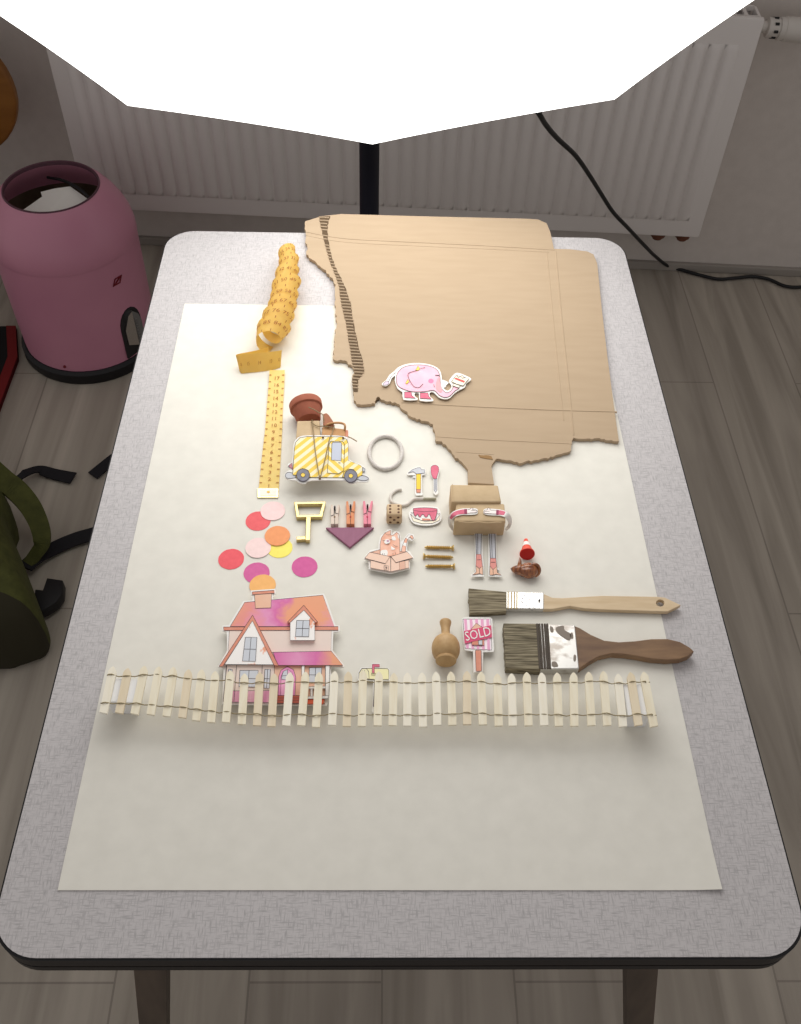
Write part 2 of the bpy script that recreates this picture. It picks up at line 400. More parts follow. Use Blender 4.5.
for q in range(7):
    f = q / 6
    ring = []
    if q == 0: rings.append([bm.verts.new(sbp(0, 0, .02))]); continue
    for k in range(8):
        for t in range(6):
            a, r = octa(SBR * f, k, t / 6); ring.append(bm.verts.new(sbp(a, r, .02 * (1 - f * f))))
    rings.append(ring)
for k in range(48): bm.faces.new((rings[0][0], rings[1][k], rings[1][(k + 1) % 48]))
for a, b_ in zip(rings[1:], rings[2:]):
    for k in range(48): bm.faces.new((a[k], b_[k], b_[(k + 1) % 48], a[(k + 1) % 48]))
obj('diffuser', bm, EM, sb, True)
SHELL = mat('softbox_shell', (24, 24, 28), .7)
bm = B(); rings = []
for f, dd in ((1.0, -.001), (1.004, -.02), (.93, -.11), (.72, -.22), (.42, -.31), (.16, -.355)):
    ring = []
    for k in range(8):
        for t in range(6):
            a, r = octa(SBR * f, k, t / 6); ring.append(bm.verts.new(sbp(a, r, dd)))
    rings.append(ring)
for a, b_ in zip(rings, rings[1:]):
    for k in range(48): bm.faces.new((a[k], a[(k + 1) % 48], b_[(k + 1) % 48], b_[k]))
bm.faces.new(rings[-1]); obj('shell', bm, SHELL, sb, True)
bm = B(); lathe(bm, sbp(0, 0, -.35), sbp(0, 0, -.47), [(0, .07), (.1, .075), (.2, .06), (1, .055)], 24); obj('lamp_head', bm, BLACK, sb, True)
PX = atY(369.3, 176, .72).x
st = thing('light_stand', 'black light stand pole behind the far edge of the table', 'light stand', (PX, .72, 0))
POLE = mat('stand_black', (18, 19, 34), .5)
bm = B(); lathe(bm, (PX, .72, .10), (PX, .72, 1.30), [(0, .0150), (.9, .0150), (.9, .012), (1, .012)], 20); obj('pole', bm, POLE, st, True)
bm = B(); tube(bm, [(PX, .72, 1.29), (PX, .75, 1.33), tuple(sbp(0, .03, -.475))], .011); obj('bracket', bm, POLE, st, True)
bm = B(); lathe(bm, (PX, .72, .34), (PX, .72, .40), [(0, .022), (1, .022)], 16); obj('collar', bm, POLE, st, True)
for k in range(3):
    a = math.radians(90 + 120 * k); bm = B(); e = Vector((PX + .36 * math.cos(a), .72 + .36 * math.sin(a), .008))
    tube(bm, [(PX + .02 * math.cos(a), .72 + .02 * math.sin(a), .36), tuple(e)], .008); obj('leg', bm, POLE, st, True)
pts = [atY(538, 112, .80), atY(546, 125, .86), atY(558, 139, .93), atY(575, 155, 1.0), atY(588, 173, 1.06), atY(600, 192, 1.13), atY(613, 212, 1.2), atY(628, 228, 1.27), atY(645, 246, 1.36)]
pts += [atY(655, 256, 1.43), flr(668, 266, .012), flr(682, 270, .006), flr(700, 275, .006), flr(718, 279, .006), flr(735, 278, .006), flr(752, 276.5, .006), flr(768, 279, .006), flr(785, 286, .006), flr(801, 287, .006), flr(830, 284, .006)]
pts = [sbp(-.3, .15, -.34), atY(505, 60, .80), atY(524, 92, .78)] + pts
bm = B(); tube(bm, smooth_pts([tuple(p) for p in pts], 6, False), .0042, 10); tag(obj('power_cord', bm, BLACK, None, True), 'thin black cord trailing from the softbox down to the floor', 'cord')

# ================================================================== WASTE BIN
bc = Vector((-.682, 1.175, 0)); PINK = mat('pink_enamel', (204, 139, 161), .38, spec=.5, noise=((198, 133, 156), (9, 9, 9), 3, .3, .7))
bin_ = thing('trash_can', 'round pink metal waste bin beside the table', 'trash can', bc)
def ringprof(prof, seg=64):
    bm = B(); rings = [[bm.verts.new(bc + Vector((r * math.cos(2 * math.pi * k / seg), r * math.sin(2 * math.pi * k / seg), z))) for k in range(seg)] for r, z in prof]
    for a, b_ in zip(rings, rings[1:]):
        for k in range(seg): bm.faces.new((a[k], a[(k + 1) % seg], b_[(k + 1) % seg], b_[k]))
    return bm
bm = ringprof([(.147, .028), (.149, .10), (.150, .286)]); 
body = obj('body', bm, PINK, bin_, True)
bm = ringprof([(.1503, .285), (.1510, .288), (.1500, .305), (.146, .325), (.138, .346), (.126, .367), (.112, .386), (.100, .397), (.0965, .399), (.094, .397), (.096, .39), (.12, .355), (.138, .32), (.146, .29)]); obj('dome_lid', bm, PINK, bin_, True)
bm = ringprof([(.140, 0), (.154, 0), (.157, .006), (.157, .026), (.150, .032), (.14, .032), (.14, 0)]); obj('base_ring', bm, BLACK, bin_, True)
bm = ringprof([(.0955, .393), (.0975, .398), (.0965, .4015), (.0935, .4005), (.093, .393)]); obj('rim', bm, mat('rim_dark', (92, 60, 72), .4), bin_, True)
bm = ringprof([(.138, .34 - .06), (.13, .1), (.12, .04), (.001, .038)]); obj('inner_bucket', bm, mat('bucket', (112, 92, 66), .5, noise=((92, 72, 48), (10, 10, 10), 3, .4, .7)), bin_, True)
bm = ringprof([(.0935, .394), (.108, .376), (.122, .357), (.134, .33), (.140, .30), (.142, .26), (.139, .20)]); obj('liner', bm, mat('liner_brown', (112, 96, 80), .6, noise=((84, 70, 54), (14, 14, 14), 3, .4, .65)), bin_, True)
def onbin(ang, z, r=.1515): return bc + Vector((r * math.cos(ang), r * math.sin(ang), z))
# pedal recess, pedal and emblem
def patch(bm, pts, r0, r1):
    a = [onbin(t, z, r1) for t, z in pts]; b_ = [onbin(t, z, r0) for t, z in pts]
    A = [bm.verts.new(v) for v in a]; Bv = [bm.verts.new(v) for v in b_]; n = len(A)
    c = bm.verts.new(sum(a, Vector()) / n)
    for i in range(n): bm.faces.new((A[i], A[(i + 1) % n], c)); bm.faces.new((A[i], Bv[i], Bv[(i + 1) % n], A[(i + 1) % n]))
PA = math.radians(-34)
def arc_(c, w, z, h, n=10): return [(c + w * math.cos(t), z + h * math.sin(t)) for t in [math.pi * k / n for k in range(1, n)]]
arch = [(PA - .20, .036), (PA + .20, .036), (PA + .20, .115)] + arc_(PA, .20, .115, .045) + [(PA - .20, .115)]
bm = B(); patch(bm, arch, .145, .1512); obj('pedal_frame', bm, mat('pedal_dark', (40, 38, 40), .5), bin_)
arch2 = [(PA - .15, .075), (PA + .02, .060), (PA + .02, .152), (PA - .06, .146)] + [(PA - .15, .115)]
bm = B(); patch(bm, arch2, .15, .157); pd = obj('pedal', bm, SILVER, bin_)
arch3 = [(PA + .03, .060), (PA + .17, .060), (PA + .17, .115), (PA + .13, .135), (PA + .03, .152)]
bm = B(); patch(bm, arch3, .15, .156)
for k in range(9): patch(bm, [(PA + .035, .064 + .008 * k), (PA + .075, .064 + .008 * k), (PA + .075, .068 + .008 * k), (PA + .035, .068 + .008 * k)], .154, .1582)
obj('pedal_grip', bm, mat('rubber_grey', (120, 118, 116), .7), pd)
RED = mat('emblem_red', (120, 24, 34), .5)
bm = B(); EA = math.radians(-38); EZ = .238
def em(u, v): u *= .8; v *= .85; return (EA + u / .15 + v * .55 / .15, EZ + v)
for q in ([(-.012, .009), (.012, .009), (.012, .0068), (-.012, .0068)], [(-.012, -.009), (.012, -.009), (.012, -.0068), (-.012, -.0068)], [(-.012, -.009), (-.0098, -.009), (-.0098, .009), (-.012, .009)],
          [(.012, -.009), (.0098, -.009), (.0098, .009), (.012, .009)], [(-.009, -.006), (-.004, -.006), (.008, .006), (.003, .006)]):
    patch(bm, [em(*p) for p in q], .1505, .1522)
obj('emblem', bm, RED, bin_)
bm = B(); patch(bm, [(math.radians(-100) + .02 * math.cos(t), .045 + .0035 * math.sin(t)) for t in [k * math.pi / 4 for k in range(8)]], .147, .1505); obj('lock_stud', bm, RED, bin_)
# contents
def crumple(name, c, r, sq, seed, label):
    random.seed(seed); bm = B(); bmesh.ops.create_icosphere(bm, subdivisions=3, radius=1)
    for v in bm.verts:
        k = .82 + .3 * abs(math.sin(v.co.x * 5 + seed) * math.cos(v.co.y * 6 + 1) ) + random.uniform(-.06, .06); v.co = Vector((v.co.x * r * k, v.co.y * r * k, v.co.z * sq * k)) + c
    return tag(obj(name, bm, mat('waste_paper', (232, 228, 222), .85), None), label, 'paper')
crumple('crumpled_paper', bc + Vector((.0, -.01, .235)), .105, .085, 3, 'big crumpled white paper filling the pink bin')
bm = B(); pl = [(-.06, -.060), (-.062, -.035), (-.05, -.028), (-.02, .012), (-.026, .026), (.0, .03), (.03, .03), (.075, -.005), (.085, -.04), (.04, -.075), (-.02, -.08)]
top = [bc + Vector((x * 1.12 - .012, y * 1.2 + .012, .356 + .10 * (y + .06) + .006 * math.sin(40 * x))) for x, y in pl]; prism3(bm, top, [lift(v, -.003) for v in top])
tag(obj('torn_paper', bm, mat('torn_paper_white', (236, 233, 228), .85), None), 'torn white paper piece on top inside the pink bin', 'paper')
bm = B(); tube(bm, smooth_pts([tuple(bc + Vector(p)) for p in ((-.035, .088, .366), (0, .066, .374), (.04, .034, .378), (.07, .0, .378), (.092, -.034, .374))], 5, False), .003, 8); obj('bucket_handle', bm, BLACK, bin_, True)

# ================================================================== LEFT EDGE OBJECTS
ch = thing('wooden_chair', 'amber brown rounded wooden chair back at the left edge by the wall', 'chair', (-1.15, 1.3, 0))
AMB = mat('amber_wood', (140, 92, 40), .4, noise=((120, 76, 30), (6, 6, 30), 4, .35, .7)); DKW = mat('dark_red_wood', (74, 32, 24), .5)
cc = atY(-60, 92, 1.40); bm = B(); ol = [(cc.x + .155 * math.cos(t), cc.z + .15 * math.sin(t)) for t in [k * 2 * math.pi / 40 for k in range(40)]]
prism3_t = [Vector((x, 1.40, z)) for x, z in ol]
A_ = [bm.verts.new(v) for v in prism3_t]; B_ = [bm.verts.new(v + Vector((0, .025, 0))) for v in prism3_t]
bm.faces.new(A_); bm.faces.new(B_[::-1])
for i in range(40): bm.faces.new((A_[i], A_[(i + 1) % 40], B_[(i + 1) % 40], B_[i]))
bevel_all(bm, .006, 3); obj('backrest', bm, AMB, ch, True)
for dx in (-.13, -.03):
    bm = B(); tube(bm, [(cc.x + dx, 1.435, 0), (cc.x + dx, 1.43, cc.z - .02)], .012, 12); obj('leg', bm, DKW, ch, True)
    bm = B(); tube(bm, [(cc.x + dx - .12, 1.10, 0), (cc.x + dx - .12, 1.10, .43)], .012, 12); obj('leg', bm, DKW, ch, True)
bm = B(); box(bm, cc.x - .36, cc.x - .13, 1.06, 1.44, .42, .45, None, .008); obj('seat', bm, DKW, ch, True)
crm = crop(0, 300, 5.69)
edge = [flr(x, y, .012) for x, y in crm([(90, 150), (100, 325), (52, 440), (-8, 615), (-100, 900)])]
mt = thing('floor_mat', 'black floor mat with red border beside the pink bin', 'mat', (edge[2].x - .15, edge[2].y, 0))
q = [edge[0], edge[1], edge[3], edge[4]]; back = [Vector((-1.45, edge[4].y, .012)), Vector((-1.45, edge[0].y, .012))]
bm = B(); t = q + back; prism3(bm, t, [lift(v, -.012) for v in t]); obj('pile', bm, mat('mat_black', (18, 16, 18), .95), mt)
inn = [v + Vector((-.022, .0, 0)) for v in q]
bm = B(); t = [lift(v, .002) for v in q] + [lift(v, .002) for v in reversed(inn)]; prism3(bm, t, [lift(v, -.014) for v in t]); obj('border', bm, mat('mat_red', (112, 18, 20), .8), mt)

# backpack
cb = crop(0, 440, 4.264)
OLIVE = mat('olive_canvas', (76, 78, 34), .85, noise=((62, 64, 26), (60, 60, 60), 4, .35, .7), bump=((400, 400, 400), .3, .001)); WEB = mat('black_webbing', (22, 21, 26), .8, bump=((600, 600, 600), .3, .0008))
bo = [flr(x, y, .07) for x, y in cb([(-20, 250), (30, 365), (62, 440), (100, 530), (130, 610), (160, 690), (182, 750), (188, 800), (165, 845), (110, 868), (50, 888), (-40, 905)])]
bo += [Vector((bo[-1].x - .14, bo[-1].y + .01, .07)), Vector((-1.12, (bo[0].y + bo[-1].y) / 2, .07)), Vector((-1.06, bo[0].y, .07))]
bcn = sum(bo, Vector()) / len(bo)
bp = thing('backpack', 'olive green canvas backpack lying on the floor left of the table', 'bag', (bcn.x, bcn.y, 0))
def loft(pts, levels):
    bm = B(); P_ = smooth_pts([tuple(p) for p in pts], 4); n = len(P_); rings = []
    c = sum((Vector(p) for p in P_), Vector()) / n
    for k, z in levels:
        rings.append([bm.verts.new(Vector((c.x + (p[0] - c.x) * k, c.y + (p[1] - c.y) * k, z + .004 * math.sin(p[0] * 60) * math.cos(p[1] * 50) * (1 if z > .01 else 0)))) for p in P_])
    for a, b_ in zip(rings, rings[1:]):
        for i in range(n): bm.faces.new((a[i], a[(i + 1) % n], b_[(i + 1) % n], b_[i]))
    bm.faces.new(rings[0][::-1]); bm.faces.new(rings[-1]); return bm
BODY = [(.93, 0), (.98, .02), (1.0, .06), (.98, .1), (.93, .13), (.85, .15), (.7, .165), (.5, .172), (.3, .176)]
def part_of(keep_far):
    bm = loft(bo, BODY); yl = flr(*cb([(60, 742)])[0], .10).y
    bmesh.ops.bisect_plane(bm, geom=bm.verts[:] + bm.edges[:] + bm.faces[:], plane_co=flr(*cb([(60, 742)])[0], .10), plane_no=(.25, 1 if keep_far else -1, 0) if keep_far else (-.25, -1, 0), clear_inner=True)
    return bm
obj('body', part_of(True), OLIVE, bp, True); obj('body_shaded_end', part_of(False), mat('canvas_painted_shade', (44, 40, 24), .85), bp, True)  # lower end of the bag body: shadow painted in as darker canvas colour
def strap(name, cl, w, m, th=.003, n=6):                 # flat band: cl = (px, py, z) centre line, w = width in metres (or list)
    P_ = [Vector(p) for p in smooth_pts([tuple(flr(x, y, z)) for x, y, z in cl], n, False)]; bm = B(); rows = []
    for i, p in enumerate(P_):
        d = (P_[min(i + 1, len(P_) - 1)] - P_[max(i - 1, 0)]).normalized(); s_ = d.cross(Vector((0, 0, 1))).normalized(); wu = d.cross(s_).normalized()
        ww = w if not isinstance(w, tuple) else w[0] + (w[1] - w[0]) * i / (len(P_) - 1)
        rows.append([bm.verts.new(p + s_ * a * ww / 2 + wu * b_ * th / 2) for a, b_ in ((-1, -1), (1, -1), (1, 1), (-1, 1))])
    for a, b_ in zip(rows, rows[1:]):
        for k in range(4): bm.faces.new((a[k], a[(k + 1) % 4], b_[(k + 1) % 4], b_[k]))
    bm.faces.new(rows[0]); bm.faces.new(rows[-1][::-1]); return obj(name, bm, m, bp)
def cbp(l): return [(x / 4.264, 440 + y / 4.264, z) for x, y, z in l]
strap('shoulder_strap', cbp([(-40, 130, .14), (10, 170, .12), (70, 215, .10), (130, 285, .08), (170, 370, .06), (178, 440, .045), (150, 490, .03), (110, 540, .02)]), (.052, .022), OLIVE, .006)
strap('webbing_tail', cbp([(40, 200, .03), (75, 170, .02), (110, 140, .03), (165, 128, .012), (230, 145, .008), (312, 163, .008)]), (.014, .030), WEB)
strap('webbing_strap', cbp([(105, 545, .025), (150, 505, .02), (200, 478, .012), (260, 448, .010), (330, 420, .010), (400, 400, .012), (520, 365, .02)]), .032, WEB)
strap('webbing_tail', cbp([(395, 152, .006), (440, 115, .008), (490, 75, .012), (560, 20, .03)]), .026, WEB)
bk = [flr(x, y, .034) for x, y in cb([(200, 588), (268, 598), (264, 655), (238, 690), (205, 712), (160, 735), (140, 700), (150, 636), (182, 640)])]
bm = B(); prism3(bm, bk, [lift(v, -.024) for v in bk]); bevel_all(bm, .004); obj('side_buckle', bm, BLACK, bp, True)

# ================================================================== CARDBOARD SHEET
cbd = crop(290, 200, 2.356); c3 = crop(370, 350, 4.45)
def jag(pts, step=3.2, amp=.9, seed=1):
    random.seed(seed); out = []
    for (x0, y0), (x1, y1) in zip(pts, pts[1:]):
        d = math.hypot(x1 - x0, y1 - y0); n = max(1, int(d / step))
        for k in range(n):
            t = k / n; j = 0 if k == 0 else random.uniform(-amp, amp); out.append((x0 + (x1 - x0) * t - (y1 - y0) / d * j, y0 + (y1 - y0) * t + (x1 - x0) / d * j))
    return out
clean = cbd([(36, 50), (75, 38), (120, 33), (300, 38), (560, 44), (585, 46), (605, 55), (613, 75), (622, 115), (660, 116), (700, 121), (715, 128), (724, 150), (735, 260), (748, 370), (765, 500), (775, 568)])
tornr = cbd([(775, 568), (740, 563), (700, 562), (668, 560), (662, 590), (640, 598), (620, 605), (580, 612), (540, 620), (505, 612), (480, 608)])
tabp = c3([(549, 500), (540, 515), (552, 597), (437, 590), (435, 530)])
tornl = c3([(435, 530), (375, 470), (350, 440), (320, 407), (294, 405), (290, 370), (280, 330), (240, 315), (190, 300), (155, 270), (120, 238), (70, 228), (30, 208)]) + cbd([(205, 463), (200, 480), (157, 480), (150, 465), (148, 410), (155, 400), (130, 378), (102, 375), (103, 340), (110, 285), (105, 240), (108, 200), (92, 175), (70, 155), (38, 128), (42, 115), (36, 95), (36, 50)])
CH = .0055
outl = clean[:-1] + jag(tornr, 2.4, 1.0, 4) + tabp[:-1] + jag(tornl, 2.2, 1.0, 5)
cs = thing('cardboard_sheet', 'big torn brown cardboard piece on the far side of the table', 'cardboard', at(460, 330, .0008))
bm = B(); slab(bm, outl, .0012, CH); obj('sheet', bm, KRAFT, cs)
def crease(pts, r=.0007, n=4):
    P_ = [at(x, y, CH - r * .45) for x, y in smooth_pts(cbd(pts), n, False)]; bm = B(); tube(bm, P_, r, 6); obj('crease', bm, KRAFT, cs, True)
crease([(37, 76), (130, 92), (300, 101), (480, 110), (622, 119)], .0013); crease([(38, 84), (130, 100), (300, 109), (480, 117), (610, 124)], .0008)
crease([(605, 122), (620, 280), (634, 420), (645, 520)], .0008); crease([(626, 122), (640, 280), (655, 420), (668, 555)], .0012)
crease([(262, 478), (400, 486), (600, 495), (770, 500)], .0012); crease([(345, 558), (450, 565), (560, 570), (664, 575)], .0008); crease([(390, 594), (440, 597), (480, 600)], .0006)
# exposed corrugation where the top layer tore away
CORR = mat('corrugation_gap', (92, 74, 54), .95)
left = cbd([(68, 38), (72, 60), (80, 95), (92, 140), (106, 175), (116, 205), (120, 240), (132, 290), (140, 340), (146, 380), (152, 405), (146, 425), (150, 452)])
right = cbd([(95, 38), (88, 60), (90, 95), (100, 140), (116, 175), (130, 205), (142, 240), (150, 290), (160, 340), (172, 380), (175, 405), (160, 425), (160, 452)])
bm = B(); slab(bm, jag(left, 2, .5, 8) + [left[-1]] + jag(right[::-1], 2, .5, 9) + [right[0]], CH - .001, CH + .0003); cr_ = obj('torn_strip', bm, CORR, cs)
bm = B(); random.seed(3)
def lerp_poly(P_, y):
    for (x0, y0), (x1, y1) in zip(P_, P_[1:]):
        if y0 <= y <= y1 or y1 <= y <= y0:
            if abs(y1 - y0) > 1e-6: return x0 + (x1 - x0) * (y - y0) / (y1 - y0)
    return P_[0][0]
yy = left[0][1] + 1.2
while yy < left[-1][1] - 1:
    a = lerp_poly(left, yy); b_ = lerp_poly(right, yy)
    if not (230 < yy < 246 and random.random() < .5): tube(bm, [at(a - .3, yy, CH), at((a + b_) / 2, yy + .2, CH + .0005), at(b_ + random.uniform(-1.5, .5), yy + .5, CH)], .00105, 6)
    yy += 3.1
obj('flute', bm, KRAFT, cr_, True)
bm = B(); slab(bm, jag(cbd([(444, 600), (462, 601), (480, 606)]), 2, .5, 2) + cbd([(478, 611), (462, 609), (448, 606)]), .003, CH + .0006); obj('torn_lip', bm, mat('torn_edge', (148, 116, 78), .95), cs)
PADB['v'] = CH

# ================================================================== ELEPHANT CUTOUT
ce = crop(380, 355, 8.01)
PINKP = mat('print_pink', (240, 178, 198), .7, noise=((246, 196, 210), (90, 90, 90), 4, .3, .7)); PINKD = mat('print_rose', (212, 100, 126), .7, noise=((222, 120, 142), (150, 150, 150), 4, .3, .7))
YEL = mat('print_yellow', (248, 214, 100), .7); CREAM = mat('print_cream', (246, 236, 214), .7); GREY = mat('print_grey', (190, 192, 200), .7, noise=((206, 208, 214), (120, 120, 120), 3, .3, .7))
e = Card('elephant_cutout', 'pink elephant paper cutout in red boots lying on the cardboard', smooth_pts([(18, 225), (50, 200), (75, 160), (115, 128), (140, 103), (190, 78), (270, 64), (360, 68), (430, 86), (477, 118), (494, 170), (497, 230), (512, 268), (540, 286), (563, 272), (573, 245), (553, 215), (560, 192), (600, 148), (640, 146), (722, 182), (727, 200), (692, 228), (680, 258), (640, 278), (600, 303), (560, 343), (520, 353), (470, 338), (430, 298), (398, 302), (402, 333), (426, 355), (415, 370), (318, 364), (313, 308), (282, 302), (278, 328), (302, 348), (290, 360), (188, 357), (180, 297), (140, 268), (118, 200), (122, 165), (92, 188), (77, 228), (45, 248), (18, 240)], 2), CH + .003, ce)
e.stroke([(130, 140), (105, 155), (85, 180), (68, 215)], .5, sm=4)
e.art('tail_tuft', [(25, 232), (55, 207), (72, 222), (62, 235), (35, 242)], mat('print_lilac', (214, 196, 214), .7), 3, .35)
e.art('boot', [(196, 296), (250, 296), (255, 325), (285, 346), (196, 342)], PINKD, 0, .45); e.art('boot', [(322, 303), (384, 303), (390, 330), (412, 352), (322, 347)], PINKD, 0, .45)
e.art('body', [(131, 200), (140, 145), (190, 97), (280, 79), (370, 83), (440, 106), (475, 150), (484, 230), (498, 275), (535, 302), (572, 284), (592, 252), (634, 264), (600, 287), (560, 327), (520, 339), (475, 322), (432, 283), (350, 293), (250, 292), (170, 265), (140, 238)], PINKP, 3, .5)
e.art('cheek', ellipse(408, 208, 22, 18, 18), mat('print_blush', (228, 132, 168), .7)); e.art('trunk_shade', [(470, 175), (484, 230), (498, 275), (490, 300), (458, 285), (445, 240)], mat('print_coral', (242, 166, 172), .7), 3)
e.art('bow', [(285, 122), (305, 86), (320, 112), (305, 124)], YEL, 0, .3); e.art('bow', [(205, 225), (222, 195), (234, 212), (215, 232)], YEL, 0, .3)
e.stroke([(300, 122), (230, 145), (228, 180), (250, 225), (278, 255), (315, 258), (345, 230)], .5, sm=4); e.stroke([(320, 105), (345, 104), (362, 97)], .4); e.stroke([(443, 162), (475, 163)], .7); e.stroke([(430, 235), (437, 258)], .4)
e.art('cake_slice', [(572, 212), (612, 160), (640, 172), (655, 160), (675, 178), (712, 190), (665, 246), (612, 232)], CREAM, 0, .45)
e.art('cake_filling', [(596, 192), (606, 180), (682, 208), (672, 222)], mat('print_red', (206, 92, 88), .7)); e.art('fork', [(580, 245), (592, 228), (640, 246), (630, 262)], CREAM, 0, .4)
e.stroke([(615, 165), (632, 182), (645, 168), (660, 185), (680, 180)], .4)
e.done(); PADB['v'] = .0008

# ================================================================== CONFETTI DISCS
def conf(x, y, lev, rgb, label):
    cx, cy = crop(210, 490, 6.162)([(x, y)])[0]; c = at(cx, cy, 0); bm = B(); r = .0123
    h = .0009 + lev * .0005
    t = [Vector((c.x + r * math.cos(a) * random.uniform(.985, 1.01), c.y + r * math.sin(a) * random.uniform(.985, 1.01), H + h + .0003)) for a in [k * 2 * math.pi / 48 for k in range(48)]]
    prism3(bm, t, [lift(v, -.0003) for v in t])
    tag(obj('confetti_disc', bm, mat('tissue_%d_%d_%d' % rgb, rgb, .9, noise=(tuple(min(255, v + 8) for v in rgb), (180, 180, 180), 5, .3, .7), spec=.1), None), label, 'confetti', 'tissue paper confetti discs')
conf(297, 195, 0, (232, 108, 112), 'coral red tissue disc tucked under a pale pink disc'); conf(388, 135, 1, (243, 214, 212), 'pale pink tissue disc lapping the coral disc below the tape end')
conf(430, 360, 0, (250, 234, 118), 'yellow tissue disc half under the orange one'); conf(298, 362, 1, (243, 216, 213), 'pale pink tissue disc touching the yellow and orange discs')
conf(416, 290, 2, (238, 160, 112), 'orange tissue disc lying over the yellow one'); conf(131, 430, 0, (234, 102, 110), 'coral red tissue disc lying alone at the far left')
conf(288, 515, 0, (212, 108, 160), 'magenta tissue disc half under the peach disc above the chimney'); conf(583, 477, 0, (210, 104, 158), 'magenta tissue disc lying alone below the gold key')
conf(325, 592, 1, (242, 184, 118), 'peach tissue disc sticking out behind the house chimney')

# ================================================================== HOUSE CUTOUT
chs = crop(215, 585, 5.933)
OR_, MG_, LP_ = (234, 164, 128), (216, 112, 170), (226, 150, 190)
WATER = watercolour('print_watercolour', [(0, OR_), (.22, (230, 150, 140)), (.38, LP_), (.5, MG_), (.62, OR_), (.82, OR_), (.97, LP_)], -.058, .058); WATER2 = watercolour('print_watercolour_porch', [(0, MG_), (.35, LP_), (.55, MG_), (.8, OR_), (1, OR_)], -.005, .065); SALM = mat('print_salmon', (216, 140, 116), .7, noise=((222, 152, 130), (120, 120, 120), 3, .3, .7))
BEIGE = mat('print_beige', (232, 214, 204), .7); PEACH = mat('print_peach', (232, 182, 152), .7, noise=((234, 192, 168), (60, 60, 60), 3, .3, .7)); PANE = mat('print_pane', (206, 210, 218), .7); SPECK = mat('print_speckled', (247, 243, 240), .7, noise=((240, 170, 140), (130, 90, 110), 2, .60, .66))
h = Card('house_cutout', 'pink house paper cutout standing behind the picket fence', [(18, 485), (72, 388), (70, 278), (44, 272), (44, 240), (82, 236), (168, 94), (222, 92), (226, 62), (212, 58), (212, 33), (358, 22), (360, 52), (344, 56), (344, 84), (646, 50), (662, 82), (715, 238), (740, 240), (740, 276), (702, 280), (698, 388), (768, 478), (764, 488), (690, 484), (685, 660), (662, 715), (40, 708), (52, 490)], .0085, chs, pads=[[(110, 300), (650, 300), (650, 380), (110, 380)], [(110, 520), (620, 520), (620, 640), (110, 640)]])
W = .42
h.art('wall', [(85, 268), (692, 268), (688, 395), (345, 400), (78, 400)], BEIGE, 0, W)
h.art('roof', [(90, 246), (176, 103), (640, 60), (708, 246)], WATER, 0, W); h.art('fascia', [(50, 249), (731, 246), (731, 268), (52, 269)], SALM, 0, W)
h.art('chimney', [(234, 54), (336, 48), (332, 135), (240, 138)], PEACH, 0, W); h.art('chimney_cap', [(220, 41), (351, 31), (353, 48), (222, 57)], SALM, 0, W)
h.art('wall', [(68, 474), (352, 474), (352, 692), (48, 692)], BEIGE, 0, W); h.art('wall', [(352, 474), (655, 474), (652, 704), (352, 704)], PEACH, 0, W)
h.art('siding', [(104, 628), (346, 626), (346, 697), (62, 694)], mat('print_siding', (226, 136, 184), .7, noise=((246, 200, 214), (200, 20, 20), 2, .35, .65)), 0, W)
def win(name, q, mv=True, mh=True):
    h.art(name, q, PANE, 0, .5); a, b_, c, d = q
    mid = lambda p, r: ((p[0] + r[0]) / 2, (p[1] + r[1]) / 2)
    if mv: h.stroke([mid(a, b_), mid(c, d)], .5)
    if mh: h.stroke([mid(a, d), mid(b_, c)], .5)
win('window', [(148, 506), (256, 506), (250, 606), (142, 602)]); win('window', [(296, 500), (329, 500), (322, 613), (290, 611)]); win('window', [(80, 500), (102, 500), (100, 560), (78, 560)]); win('window', [(560, 490), (633, 490), (630, 577), (557, 576)])
h.stroke([(70, 476), (48, 690)], W); h.stroke([(128, 476), (112, 690)], W); h.stroke([(280, 476), (275, 626)], W)
h.art('door', [(374, 655), (378, 540), (392, 505), (430, 484), (466, 503), (479, 545), (475, 655)], mat('print_door', (232, 150, 196), .7), 0, W)
h.art('door_panel', [(390, 655), (392, 545), (404, 515), (430, 500), (456, 517), (464, 548), (461, 655)], mat('print_door_panel', (240, 176, 210), .7), 0, .3); h.art('door_window', [(396, 540), (406, 512), (430, 502), (430, 562), (396, 560)], PANE, 0, W); h.stroke([(396, 540), (430, 535)], .4)
h.art('steps', [(366, 655), (502, 655), (508, 702), (358, 702)], mat('print_brick', (188, 98, 80), .7), 0, W); h.stroke([(362, 670), (505, 670)], .3); h.stroke([(360, 686), (507, 686)], .3)
h.art('porch_floor', [(548, 678), (648, 677), (642, 706), (548, 706)], mat('print_orange', (232, 106, 72), .7), 0, W)
h.art('porch_post', [(514, 474), (531, 474), (531, 640), (514, 640)], WHITE, 0, .3); h.art('porch_post', [(656, 474), (681, 474), (676, 660), (655, 660)], WHITE, 0, .35)
h.art('railing', [(553, 602), (655, 600), (655, 614), (553, 616)], WHITE, 0, .3); h.art('railing', [(550, 660), (672, 656), (672, 674), (550, 676)], WHITE, 0, .3); h.art('railing', [(566, 616), (580, 616), (580, 660), (566, 660)], WHITE, 0, .3)
h.art('porch_roof', [(345, 399), (690, 392), (758, 476), (370, 476)], WATER2, 0, W)
h.art('gable_wall', [(222, 212), (350, 472), (58, 470)], SPECK, 0, .3); h.art('gable_trim', [(223, 178), (378, 480), (350, 476), (222, 212), (48, 480), (24, 483)], SALM, 0, W)
win('window', [(180, 310), (249, 310), (240, 453), (163, 450)])
h.art('dormer_wall', [(527, 148), (592, 216), (592, 328), (446, 328), (446, 222)], SPECK, 0, W); h.art('dormer_trim', [(527, 120), (609, 219), (594, 223), (527, 149), (444, 224), (430, 220)], SALM, 0, W)
